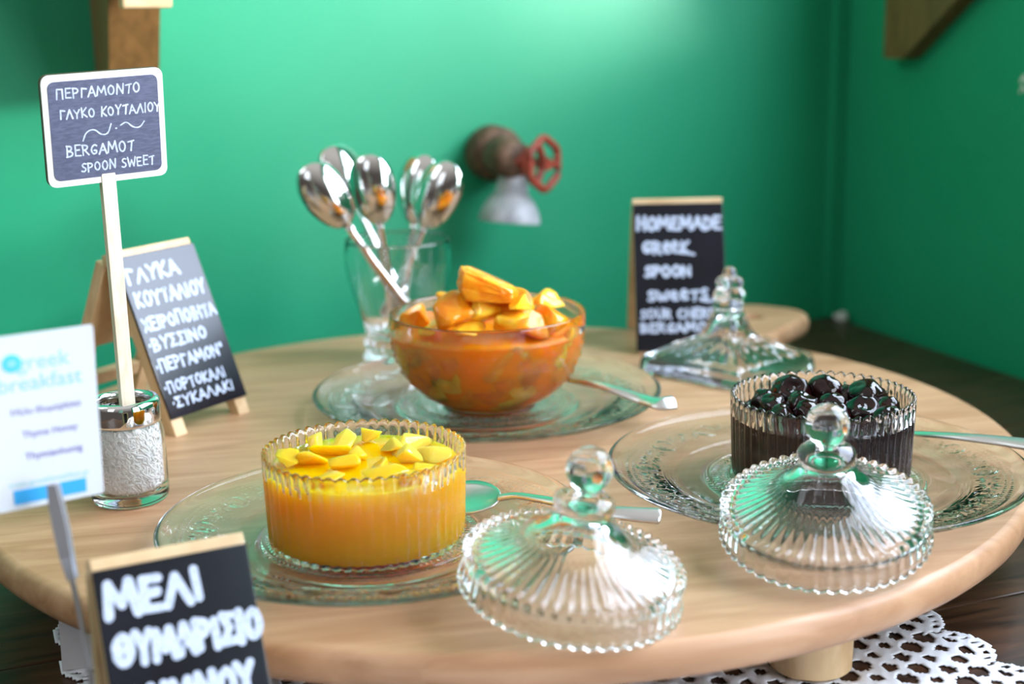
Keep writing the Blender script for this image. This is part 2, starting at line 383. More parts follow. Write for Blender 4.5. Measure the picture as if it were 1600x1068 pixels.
# ------------------------------------------------------------------ round serving board with a short handle
BC, BR, BT = Vector((-0.008, 0.8966, 0)), 0.331, 0.019
def board():
    ha = radians(57.5)                                                # handle direction
    hl, hw = 0.139, 0.044                                           # handle length beyond the rim, half width
    out = []; half = math.asin((hw + 0.022) / BR); n = 220
    for i in range(n + 1):
        a = ha + half + (2 * pi - 2 * half) * i / n
        out.append(Vector((cos(a), sin(a))) * BR)
    X = Vector((cos(ha), sin(ha))); Y = Vector((-sin(ha), cos(ha)))
    def loc(p): return X * p[0] + Y * p[1]
    a_in = (BR * cos(half), hw + 0.022)
    for s in (-1, 1):                                               # fillet out of the rim, rounded end, fillet back
        pts = []
        for k in range(1, 9):
            t = k / 8; x = a_in[0] + (BR + 0.035 - a_in[0]) * t; y = hw + 0.022 * (1 - t) ** 2.2
            pts.append((x, s * y))
        for k in range(0, 9):
            a = pi / 2 * k / 8; pts.append((BR + hl - 0.034 + 0.034 * sin(a), s * (hw - 0.034 + 0.034 * cos(a))))
        if s == 1: pts = pts[::-1]
        out += [loc(q) for q in pts]
    # drop the duplicate closing point region
    res = []
    for q in out:
        if not res or (q - res[-1]).length > 5e-4: res.append(q)
    if (res[0] - res[-1]).length < 5e-4: res.pop()
    n = len(res); nor = []
    for i in range(n):
        t = (res[(i + 1) % n] - res[i - 1]).normalized(); nor.append(Vector((t.y, -t.x)))
    hole_c = X * (BR + hl * 0.60); hr = 0.011; hn = 28
    b = bmesh.new()
    prof = [(0.006, 0.0), (0.0035, -0.0006), (0.0012, -0.0025), (0.0, -0.006), (0.0, -0.012), (0.0015, -0.0160), (0.004, -0.0185), (0.007, -BT)]
    loops = [[b.verts.new((res[i].x - nor[i].x * ins, res[i].y - nor[i].y * ins, z)) for i in range(n)] for ins, z in prof]
    for A, B in zip(loops, loops[1:]):
        for i in range(n): b.faces.new((A[i], A[(i + 1) % n], B[(i + 1) % n], B[i]))
    hprof = [(0.002, 0.0), (0.0, -0.002), (0.0, -BT + 0.002), (0.002, -BT)]
    hl_ = [[b.verts.new((hole_c.x + (hr + g) * cos(2 * pi * i / hn), hole_c.y + (hr + g) * sin(2 * pi * i / hn), z)) for i in range(hn)] for g, z in hprof]
    for A, B in zip(hl_, hl_[1:]):
        for i in range(hn): b.faces.new((A[i], B[i], B[(i + 1) % hn], A[(i + 1) % hn]))
    for L, H in ((loops[0], hl_[0]), (loops[-1], hl_[-1])):
        es = []
        for lp in (L, H):
            for i in range(len(lp)):
                e = b.edges.get((lp[i], lp[(i + 1) % len(lp)])) or b.edges.new((lp[i], lp[(i + 1) % len(lp)])); es.append(e)
        bmesh.ops.triangle_fill(b, edges=es, use_beauty=True)
    return b
bd = thing('serving_board', 'round pale wooden serving board with short handle holding the glass dishes', 'serving board', T(*BC))
obj('board_top', board(), M['board_wood'], bd, flat_angle=50)
for k, a in enumerate((-55.3, 64.7, 184.7)):
    r = 0.276; x, y = r * cos(radians(a)), r * sin(radians(a))
    g = revolve([(0, TZ + 0.0022), (0.019, TZ + 0.0022), (0.021, TZ + 0.004), (0.022, -BT - 0.004), (0.021, -BT), (0, -BT)], 40)
    obj('foot', xf(g, T(x, y, 0)), M['pine'], bd, flat_angle=45)

# ------------------------------------------------------------------ pressed glass plates
def plate_mesh():
    top = [(0, .0045)]
    def add(r0, r1, n, z0, z1):
        for i in range(1, n + 1): top.append((r0 + (r1 - r0) * i / n, z0 + (z1 - z0) * i / n))
    add(0, .030, 5, .0045, .0045); add(.030, .0475, 6, .0045, .0045); add(.0475, .0505, 4, .0045, .0045); add(.0505, .060, 10, .0045, .0045)
    add(.060, .0635, 5, .0045, .0045); add(.0635, .081, 5, .0045, .0050); add(.081, .088, 8, .0050, .0082); add(.088, .112, 32, .0082, .0118)
    add(.112, .1185, 4, .0118, .0148)
    edge = [(.1200, .0152), (.1208, .0146), (.1206, .0136)]
    bot = [(.1185, .0118), (.112, .0085), (.100, .0062), (.088, .0045), (.084, .0018), (.080, .0), (.060, .0), (.030, .0), (0, .0)]
    nt_ = len(top)
    def mod(k, r, z, t):
        if k >= nt_: return r, z
        h = 0.0
        if 0.010 < r < .0470: h += 0.0007 * max(0, cos(48 * t)) * min(1, (r - .010) / .01)
        if .0475 < r < .0505: h += 0.0011 * sin(pi * (r - .0475) / .003)
        if .0510 <= r <= .0598:
            c = (t * 96 / (2 * pi)) % 1; half = .0510 + .0044; rr = abs(r - half)
            h += 0.0008 * (1 if (0.25 < c < 0.8 and 0.0006 < rr < 0.0042) else 0)
        if .060 < r < .0635: h += 0.0013 * sin(pi * (r - .060) / .0035)
        if .082 < r < .0885: h += 0.00035 * sin(2 * pi * (r - .082) / .0016)
        if .0885 <= r <= .1045:                                      # medallions, leaves and dots
            q = (t * 14 / (2 * pi)) % 1 - 0.5; x = q * 2 * pi / 14 * .0965; y = r - .0965
            d = sqrt(x * x + y * y)
            h += 0.0008 * exp(-((d - .0068) / .0007) ** 2) + 0.0006 * exp(-((d - .0036) / .0006) ** 2)
            if d < .0026: h += .0006
            xe = abs(x) - .0155
            dl = sqrt((xe * .9) ** 2 + (y * 1.1) ** 2)
            if d > .0085: h += 0.0007 * max(0, cos(math.atan2(y, xe) * 8)) * exp(-((dl - .004) / .003) ** 2)
        if .1045 < r < .1115:
            h += 0.0006 * max(0, cos(190 * t)) * max(0, sin(2 * pi * (r - .1045) / .0035))
        return r, z + h
    return revolve(top + edge + bot, 672, mod)
pm = plate_mesh()
pl = obj('glass_plate', pm, M['plate_glass'], mtx=T(-0.018, 0.958, 0.0002))
tag(pl, 'clear pressed glass plate under the bowl of orange preserve', 'plate', 'pressed glass plates')
def again(o, mtx, label, scale=1.0):
    c = o.copy(); C.objects.link(c); c.matrix_world = mtx @ Matrix.Scale(scale, 4); c['label'] = label; return c
YC = Vector((-0.0765, 0.695, 0)); CC = Vector((0.1765, 0.783, 0))
again(pl, T(-0.0745, 0.7045, 0.0002) @ RZ(0.2), 'clear pressed glass plate under the dish of yellow preserve', 0.925)
again(pl, T(0.1735, 0.783, 0.0002) @ RZ(0.13), 'clear pressed glass plate under the dish of black cherries', 0.99)

# ------------------------------------------------------------------ ribbed glass dishes
NR = 52; DH = 0.0480
def dish_mesh():
    outer = [(0, .0008), (.034, .0008), (.038, 0), (.046, 0), (.0488, .0010), (.0495, .0035), (.0497, .006)]
    outer += [(.0497 + .0013 * (z - .006) / .039, z) for z in (.008, .016, .024, .032, .040, .045)]
    no = len(outer)
    rim = [(.0512, DH - .0006), (.0508, DH), (.0496, DH), (.0488, DH - .0008)]
    inner = [(.0483 - .0010 * (DH - z) / .043, z) for z in (.0455, .0435, .041, .038, .035, .02, .008)]
    inner += [(.0466, .0034), (.045, .0026), (0, .0026)]
    prof = outer + rim + inner; ni = no + len(rim)
    def mod(k, r, z, t):
        c = abs(cos(NR / 2 * t))
        if k < no:
            if r > .0485: r += .0017 * c - .0007
        elif k < ni:
            z += .0019 * c - .0006; r += .0008 * c
        elif z > .036:
            f = min(1, (z - .036) / .006); r += .0010 * (c - 0.5) * f
        return r, z
    return revolve(prof, NR * 8, mod)
dm = dish_mesh()
dish = obj('glass_dish', dm, M['glass'], mtx=T(YC.x, YC.y, .0060))
tag(dish, 'ribbed clear glass dish full of yellow preserve', 'glass dish', 'ribbed glass dishes')
again(dish, T(CC.x, CC.y, .0060) @ RZ(0.05), 'ribbed clear glass dish full of black cherries')

def filling(name, m, at, level, label, wave, seed):
    z0 = .00265; prof = [(0, z0), (.0449, z0), (.04665, .0034)]
    for z in (.008, .02, .035, level - .001): prof.append((.0483 - .0010 * (DH - z) / .043 + .00005, z))
    prof += [(.0479, level + .0004), (.0465, level), (.040, level - .0002), (.030, level - .0002), (.020, level - .0002), (.010, level - .0002), (0, level - .0002)]
    def mod(k, r, z, t):
        if k >= 8: z += wave * noise.noise(Vector((r * cos(t) * 90, r * sin(t) * 90, seed)))
        return r, z
    o = obj(name, revolve(prof, 96, mod), m, mtx=T(at.x, at.y, .0060))
    return tag(o, label, 'syrup', kind='stuff')
filling('lemon_syrup', M['lemon_syrup'], YC, .0405, 'clear yellow syrup filling the front ribbed dish', .0006, 1)
filling('cherry_syrup', M['cherry_syrup'], CC, .0365, 'dark cherry syrup filling the ribbed dish of cherries', .0004, 2)

# yellow peel pieces on top of the syrup
YL = .0060 + .0405
ysp = [(520, 700, .014, .006, .009, 0), (535, 690, .011, .006, .010, 1), (580, 681, .007, .005, .008, 1), (640, 688, .020, .007, .009, 1), (645, 712, .009, .008, .009, 2),
       (535, 722, .012, .005, .006, 0), (590, 722, .013, .006, .005, 0), (480, 715, .013, .006, .005, 0), (450, 715, .010, .008, .004, 0), (690, 703, .012, .010, .006, 1),
       (600, 738, .016, .006, .005, 0), (500, 690, .010, .008, .006, 1), (668, 727, .010, .006, .005, 0), (560, 705, .009, .006, .006, 0), (610, 695, .010, .007, .006, 1), (520, 740, .012, .006, .004, 0), (640, 738, .010, .007, .005, 0)]
for i, (px, py, a, b, c, mt) in enumerate(ysp):
    q = on(px, py, YL + .0035)
    d = Vector((q.x - YC.x, q.y - YC.y)); lim = .0455 - max(a, b) * 0.75
    if d.length > lim: d *= lim / d.length
    m = (M['lemon_peel'], M['lemon_pale'], M['lemon_pale'])[mt]
    o = obj('lemon_peel', chunk(40 + i, a * 1.15, b * 1.25, c * 0.95, 11), m, mtx=T(YC.x + d.x, YC.y + d.y, YL + .0015 + .0012 * (i % 3)) @ RZ(i * 1.3) @ RX(0.25 * sin(i * 2.1)))
    tag(o, 'glossy yellow peel piece lying on top of the yellow syrup', 'peel', 'yellow peel pieces in the front dish')

# black cherries
CL = .0060 + .0365
def cherry_mesh(seed):
    b = bmesh.new(); bmesh.ops.create_icosphere(b, subdivisions=4, radius=1.0)
    rr = random.Random(seed); off = Vector((rr.uniform(0, 50), 0, 0))
    for v in b.verts:
        n_ = v.co.normalized(); k = 1 + 0.16 * noise.noise(n_ * 1.3 + off) - 0.10 * abs(noise.noise(n_ * 2.6 + off * 2)) + 0.03 * noise.noise(n_ * 6 + off)
        k -= 0.30 * exp(-((n_.z - 1) / 0.12) ** 2)
        v.co = n_ * k
    return b
cms = []
csp = [(1222, 608, .0118), (1271, 610, .0108), (1393, 616, .0120), (1330, 614, .0080), (1303, 617, .0080), (1252, 634, .0100), (1352, 636, .0108), (1300, 634, .0085),
       (1208, 638, .009), (1412, 630, .009), (1367, 608, .008), (1290, 602, .0075), (1325, 648, .0085), (1385, 644, .009), (1280, 650, .009), (1340, 602, .0075), (1180, 632, .008), (1235, 652, .008)]
placed = []
for i, (px, py, r) in enumerate(csp):
    z = CL + (.0035 if i < 3 else 0.0005); q = on(px, py, z)
    d = Vector((q.x - CC.x, q.y - CC.y)); lim = .0463 - r
    if d.length > lim: d *= lim / d.length
    for _ in range(40):                                             # push apart
        for (e, r2) in placed:
            g = d - e
            if g.length < (r + r2) * 0.9: d += (g.normalized() if g.length > 1e-6 else Vector((1, 0))) * ((r + r2) * 0.9 - g.length) * 0.6
        if d.length > lim: d *= lim / d.length
    placed.append((d.copy(), r))
    mtx = T(CC.x + d.x, CC.y + d.y, z) @ RZ(i * 2.1) @ RX(0.9 + i) @ Matrix.Scale(r, 4)
    if i < 6:
        o = obj('cherry', cherry_mesh(i), M['cherry'], mtx=mtx); cms.append(o)
        tag(o, 'wrinkled glossy black cherry in the ribbed glass dish', 'cherry', 'black cherries in syrup')
    else:
        c = cms[i % 6].copy(); C.objects.link(c); c.matrix_world = mtx

# ------------------------------------------------------------------ smooth bowl of orange preserve
OC = Vector((-0.0165, 0.946, .0060))
def obowl():
    outer = [(0, .0015), (.026, .0015), (.0275, 0), (.0315, 0), (.0325, .001), (.0315, .0028)]
    ctrl = [(.034, .004), (.044, .0095), (.0525, .017), (.0590, .026), (.0633, .036), (.0657, .046), (.0668, .056), (.0666, .0650)]
    pts = []
    for (a, b) in zip(ctrl, ctrl[1:]):
        for k in range(20): pts.append((a[0] + (b[0] - a[0]) * k / 20, a[1] + (b[1] - a[1]) * k / 20))
    # smooth the chain
    for _ in range(30): pts = [pts[0]] + [((p0[0] + p1[0] * 2 + p2[0]) / 4, (p0[1] + p1[1] * 2 + p2[1]) / 4) for p0, p1, p2 in zip(pts, pts[1:], pts[2:])] + [pts[-1]]
    pts.append((.0666, .0650)); no = len(outer) + len(pts)
    rim = [(.0663, .0664), (.0654, .0668), (.0645, .0662), (.0640, .0650)]
    inner = [(.0640, .058), (.0632, .047), (.0608, .0365), (.0565, .027), (.0502, .0185), (.042, .0115), (.032, .0065), (.016, .0045), (0, .0043)]
    rows = [(.0475, 0.0), (.0430, .5), (.0385, 0.0), (.034, 0.5), (.0265, 0.0), (.022, .5)]
    def mod(k, r, z, t):
        if len(outer) <= k < no:                                     # moulded dots
            for (zr, ph) in rows:
                if abs(z - zr) < .0022:
                    a = (t * 56 / (2 * pi) + ph); c = (a % 1) - 0.5; cell = math.floor(a) % 8
                    if cell in (0, 1, 2, 5):
                        dx = c * 2 * pi / 56 * r; d2 = dx * dx + (z - zr) ** 2
                        if d2 < .0021 ** 2: h = (1 - d2 / .0021 ** 2) * .0010; r += h; z -= h * 0.25
                    break
        return r, z
    return revolve(outer + pts + rim + inner, 672, mod), [q for q in inner]
og, oinner = obowl()
ob = obj('glass_bowl', og, M['glass'], mtx=T(*OC)); tag(ob, 'round clear glass bowl heaped with orange preserve', 'glass bowl')
OLV = .0545
sy = [(r + .00004, z) for r, z in oinner[::-1] if z < OLV - .003]
sy = [(0, .00435)] + [(r, z) for r, z in sy[1:]] + [(.0637, OLV - .002), (.0636, OLV), (.055, OLV + .001), (.04, OLV + .003), (.02, OLV + .005), (0, OLV + .005)]
o = obj('orange_syrup', revolve(sy, 384), M['orange_syrup'], mtx=T(*OC)); tag(o, 'amber orange syrup filling the round glass bowl', 'syrup', kind='stuff')
otop = [(757, 468, .098, .020, .011, .014, 0, 0.3), (768, 505, .082, .018, .011, .010, 1, 0.1), (690, 492, .084, .018, .014, .012, 0, 0.6), (836, 486, .086, .015, .012, .012, 1, 1.2),
        (642, 505, .070, .016, .010, .008, 0, 0.2), (884, 500, .074, .013, .012, .010, 0, 2.0), (812, 512, .076, .015, .012, .010, 1, 2.4), (730, 512, .074, .014, .012, .010, 1, 0.9),
        (850, 512, .072, .014, .010, .009, 0, 0.1), (670, 512, .069, .014, .010, .008, 1, 1.6), (700, 474, .078, .014, .012, .010, 0, 1.9), (800, 474, .084, .015, .012, .011, 0, 2.8),
        (860, 476, .076, .014, .012, .010, 1, 0.4), (770, 470, .078, .016, .014, .012, 0, 1.1), (620, 492, .068, .012, .010, .007, 0, 0.8)]
def wedge(seed, sx, sy_, sz):
    """segment of candied orange: triangular section, curved rind back"""
    b = bmesh.new(); n = 8; rows = []
    rr = random.Random(seed)
    for i in range(n + 1):
        t = i / n * 2 - 1; k = sqrt(max(0.02, 1 - t * t)) ** 0.8 * rr.uniform(0.93, 1.05); bend = -0.25 * sz * t * t
        sec = [(-1, -.75), (-.5, -.95), (.5, -.95), (1, -.75), (.55, .1), (.08, 1.0), (-.08, 1.0), (-.55, .1)]
        rows.append([b.verts.new((t * sx, x * sy_ * k, z * sz * (0.45 + 0.55 * k) + bend)) for x, z in sec])
    for A, B in zip(rows, rows[1:]):
        for j in range(8): b.faces.new((A[j], A[(j + 1) % 8], B[(j + 1) % 8], B[j]))
    b.faces.new(rows[0][::-1]); b.faces.new(rows[-1])
    bmesh.ops.subdivide_edges(b, edges=b.edges[:], cuts=1, use_grid_fill=True)
    for v in b.verts: v.co += Vector((noise.noise(v.co * 160 + Vector((seed, 0, 0))), noise.noise(v.co * 160 + Vector((0, seed, 0))), noise.noise(v.co * 160 + Vector((0, 0, seed))))) * 0.0012
    bmesh.ops.smooth_vert(b, verts=b.verts[:], factor=0.5, use_axis_x=True, use_axis_y=True, use_axis_z=True)
    return b
def hull_piece(pix, y0, y1, seed):
    """piece with a given outline (photo pixels give the size), cut between two depths"""
    b = bmesh.new(); cx_ = sum(q[0] for q in pix) / len(pix); cy_ = sum(q[1] for q in pix) / len(pix); k = 0.945 / FPX
    for (px, py) in pix:
        for yy, sc2 in ((y0, .82), ((y0 + y1) / 2, 1.0), (y1, .80)): b.verts.new(((px - cx_) * k * sc2, yy, -(py - cy_) * k * sc2))
    bmesh.ops.convex_hull(b, input=b.verts[:]); bmesh.ops.delete(b, geom=[v for v in b.verts if not v.link_faces], context='VERTS')
    bmesh.ops.bevel(b, geom=b.edges[:], offset=.0011, segments=2, affect='EDGES', profile=0.5, clamp_overlap=True)
    bmesh.ops.triangulate(b, faces=b.faces[:]); bmesh.ops.subdivide_edges(b, edges=b.edges[:], cuts=2, use_grid_fill=True)
    for v in b.verts: v.co += v.co.normalized() * (noise.noise(v.co * 260 + Vector((seed, 0, 0))) * .0011 + noise.noise(v.co * 700 + Vector((0, seed, 0))) * .0004)
    return b
for i, (px, py, z, a, b, c, mt, rz) in enumerate(otop):
    q = on(px, py, z); d = Vector((q.x - OC.x, q.y - OC.y)); lim = .0625 - max(a, b) * 0.85
    if d.length > lim: d *= lim / d.length
    if i == 0:
        g_ = hull_piece([(716, 440), (730, 441), (800, 474), (806, 486), (796, 498), (722, 494), (711, 470)], -.012, .012, 3)
        mt_ = T(OC.x + d.x, OC.y + d.y, z)
    elif i % 3 == 2: g_ = wedge(i, a, b, c); mt_ = T(OC.x + d.x, OC.y + d.y, z) @ RZ(rz) @ RY(0.35 * sin(i * 1.7)) @ RX(0.5 * sin(i * 2.3))
    else: g_ = chunk(70 + i, a * 1.2, b * 1.15, c * 1.1, 9, lump=0.35); mt_ = T(OC.x + d.x, OC.y + d.y, z) @ RZ(rz) @ RY(0.3 * sin(i * 1.7))
    o = obj('orange_segment', g_, (M['orange_peel'], M['orange_light'])[mt], mtx=mt_)
    if i == 0: tag(o, 'topmost candied orange wedge standing up out of the glass bowl', 'orange piece', 'candied orange pieces')
    else: tag(o, 'candied orange piece heaped in the round glass bowl', 'orange piece', 'candied orange pieces')
rr = random.Random(11)
for i in range(72):                                                 # pieces pressed against the inside of the glass
    zz = .009 + .042 * ((i * 0.754877) % 1); ang = i * 2 * pi * 0.569840
    for (r0, z0), (r1, z1) in zip(oinner, oinner[1:]):
        if z1 <= zz <= z0: rin = r0 + (r1 - r0) * (z0 - zz) / (z0 - z1 + 1e-9); break
    s_ = rr.uniform(.0065, .0115)
    bmc = chunk(200 + i, s_ * 1.5, s_ * 1.15, s_ * 0.6, 9)
    nrm = Vector((cos(ang), sin(ang), -0.9 * (1 - zz / .055)))
    pos = Vector((rin * cos(ang), rin * sin(ang), zz)) - nrm.normalized() * (s_ * 0.12)
    W = T(*pos) @ basis(nrm, (0, 0, 1)) @ RZ(rr.uniform(0, 6)); Wi = W.inverted()
    bmesh.ops.triangulate(bmc, faces=bmc.faces[:]); bmesh.ops.subdivide_edges(bmc, edges=bmc.edges[:], cuts=2, use_grid_fill=True)
    for v in bmc.verts:                                             # flattened against the bowl
        q = W @ v.co; r_ = max(1e-6, sqrt(q.x * q.x + q.y * q.y)); q.z = max(q.z, .0046)
        R_in = .0640
        for (r0, z0), (r1, z1) in zip(oinner, oinner[1:]):
            if z1 <= q.z <= z0: R_in = r0 + (r1 - r0) * (z0 - q.z) / (z0 - z1 + 1e-9); break
        if r_ > R_in + .00009: k_ = (R_in + .00009) / r_; q.x *= k_; q.y *= k_
        v.co = Wi @ q
    o = obj('orange_chunk', bmc, (M['orange_peel'], M['orange_light'], M['orange_deep'])[i % 3], mtx=T(*OC) @ W)
    tag(o, 'candied orange piece seen through the side of the round glass bowl', 'orange piece', 'candied orange pieces under the surface')

# ------------------------------------------------------------------ ribbed glass lids with ball knobs
def lid_mesh():
    outer = [(.0518, .0), (.0520, .0012), (.0512, .004), (.0506, .008), (.0503, .0115), (.0508, .0128), (.0510, .0142), (.0500, .0156), (.0485, .0160),
             (.0470, .0162), (.044, .0172), (.038, .0196), (.032, .0222), (.026, .0256), (.0215, .0292), (.0180, .0328), (.0155, .0362), (.0140, .0394), (.0131, .0412), (.0134, .0422),
             (.0141, .0432), (.0143, .0448), (.0138, .0464), (.0118, .0479), (.008, .0488), (.0058, .0498), (0, .0500)]
    inner = [(0, .0385), (.0060, .0378), (.0095, .0350), (.0125, .0318), (.0160, .0284), (.0200, .0254), (.026, .0220), (.032, .0190), (.038, .0166), (.043, .0146), (.0458, .0134),
             (.0470, .012), (.0478, .008), (.0486, .003), (.0490, .0)]
    no = len(outer)
    def mod(k, r, z, t):
        c = abs(cos(NR / 2 * t))
        if k < no:
            if k < 5: r += .0010 * c - .0003
            if k < 2: z -= 0.0012 * (c - 0.8)
            if 5 <= k <= 8: r += .0014 * c - .0004; z += .0013 * c
            if .0255 < r < .0475 and k > 8: z += (.0012 * c - .0004) * min(1, (r - .0255) / .008)
        elif z < .004: z -= 0.0012 * (c - 0.8) * (1 - z / .004)
        return r, z
    V, F = revolve(outer + inner, NR * 8, mod)
    # close the foot between the last inner ring and the first outer ring
    n = NR * 8; first = 0; last = len(V) - n
    for i in range(n): F.append((last + i, last + (i + 1) % n, (i + 1) % n, i))
    return V, F
def knob_mesh():
    r, zc = .0107, .0612; prof = [(0, .04995), (.0057, .04995), (.0056, .0512)]
    a0 = math.asin(.0056 / r)
    for k in range(13):
        a = a0 + (pi - a0) * k / 12; prof.append((r * sin(a) if k < 12 else 0, zc - r * cos(a)))
    def mod(k, rr_, z, t): return (rr_ * (1 + 0.018 * cos(10 * t)) if 4 < k < 15 else rr_), z
    return revolve(prof, 80, mod)
L1 = T(0.0247, 0.6132, 0.0098) @ basis((0.1497, -0.107, 1))
lid = thing('glass_cloche', 'ribbed clear glass lid with ball knob leaning on the plate of yellow preserve', 'glass lid', L1, 'ribbed glass lids with ball knobs')
obj('lid_dome', lid_mesh(), M['lid_glass'], lid); obj('knob', knob_mesh(), M['glass'], lid)
dup(lid, T(0.1546, 0.6709, 0.0136) @ basis((-0.0574, -0.2186, 1)), 'ribbed clear glass lid with ball knob leaning on the plate of black cherries')

# four-sided embossed lid behind
def square_lid():
    A, B_, C_, D_ = Vector((-.068, .004)), Vector((0, -.062)), Vector((.068, -.002)), Vector((0, .050))
    cor = [A, B_, C_, D_]; n = 160
    def rim(t):                                                     # rounded four-cornered outline
        s = (t / (2 * pi) * 4) % 4; i = int(s); f = s - i; f = f * f * (3 - 2 * f) * 0.25 + f * 0.75
        p_ = cor[i].lerp(cor[(i + 1) % 4], f); return p_ * (0.965 + 0.035 * abs(cos(2 * t)) ** 0.6 * 0 + 0.0)
    rings_o = [(1.0, .0), (1.02, .0015), (1.0, .009), (.975, .0125), (.93, .0145), (.86, .0158), (.78, .0175), (.68, .0195), (.58, .0220), (.48, .0245), (.38, .0272), (.31, .0305), (.26, .0355), (.225, .041), (.205, .046)]
    rings_i = [(.13, .041), (.17, .036), (.22, .0300), (.30, .0262), (.40, .0235), (.50, .0205), (.60, .0178), (.74, .0145), (.87, .0115), (.93, .008), (.95, .0)]
    V, F = [], []; rows = []
    V.append(Vector((0, 0, .0465))); top = 0
    seq = [('o', s, z) for s, z in rings_o[::-1]] + [('i', s, z) for s, z in rings_i[::-1]]
    for (kd, s, z) in seq:
        row = []
        for i in range(n):
            t = 2 * pi * i / n; p_ = rim(t) * s
            if s < .3:                                              # neck turns round
                k = (0.3 - s) / 0.3; c_ = Vector((cos(t + pi), sin(t + pi))) * (.062 * s); p_ = p_.lerp(c_, min(1, k * 2.2))
            zz = z
            if kd == 'o' and .34 < s < .95:
                q = (t * 4 / (2 * pi)) % 1 - 0.5
                zz += .0032 * exp(-((s - .66) / .16) ** 2) * (0.35 + abs(cos(t * 12 + s * 9))) * (1 if abs(q) < .34 else .3) + .0008 * noise.noise(Vector((p_.x * 260, p_.y * 260, 0)))
            row.append(len(V)); V.append(Vector((p_.x, p_.y, zz)))
        rows.append(row)
    it = len(V); V.append(Vector((0, 0, .0435)))
    for i in range(n): F.append((0, rows[0][i], rows[0][(i + 1) % n]))
    for A_, B2 in zip(rows, rows[1:]):
        for i in range(n): F.append((A_[i], B2[i], B2[(i + 1) % n], A_[(i + 1) % n]))
    for i in range(n): F.append((it, rows[-1][(i + 1) % n], rows[-1][i]))
    return V, F
SQ = Vector((0.163, 1.048, 0.0003))
sl = thing('glass_cloche', 'four-sided clear glass lid with moulded flowers and berry knob before the small blackboard', 'glass lid', T(*SQ))
obj('lid_dome', square_lid(), M['glass'], sl)
def berry():
    g = [revolve([(0, .0467), (.0105, .0467), (.0118, .049), (.0112, .0545), (.0095, .0575), (0, .058)], 6 * 6)]
    for (x, y, z, r) in [(-.006, -.005, .0600, .0062), (.006, -.005, .0605, .0062), (0, .007, .060, .0062), (-.0045, -.003, .0690, .0055), (.0055, -.002, .0685, .0055), (0, .004, .069, .0055), (.0008, -.0005, .0760, .0052)]:
        b = bmesh.new(); bmesh.ops.create_icosphere(b, subdivisions=3, radius=r); b.verts.index_update()
        g.append(([v.co + Vector((x, y, z)) for v in b.verts], [tuple(v.index for v in f.verts) for f in b.faces])); b.free()
    return join(*g)
kb = obj('knob', berry(), M['glass'], sl)
rmod = kb.modifiers.new('fuse', 'REMESH'); rmod.mode = 'VOXEL'; rmod.voxel_size = 0.0006; rmod.use_smooth_shade = True
def flower():
    g = []
    for k in range(6):
        a = k * pi / 3; b = bmesh.new(); bmesh.ops.create_icosphere(b, subdivisions=2, radius=1.0); b.verts.index_update()
        mt = RZ(a) @ T(.0062, 0, 0) @ Matrix.Diagonal((.0052, .0023, .0015, 1))
        g.append(([mt @ v.co for v in b.verts], [tuple(v.index for v in f.verts) for f in b.faces])); b.free()
    return join(*g)

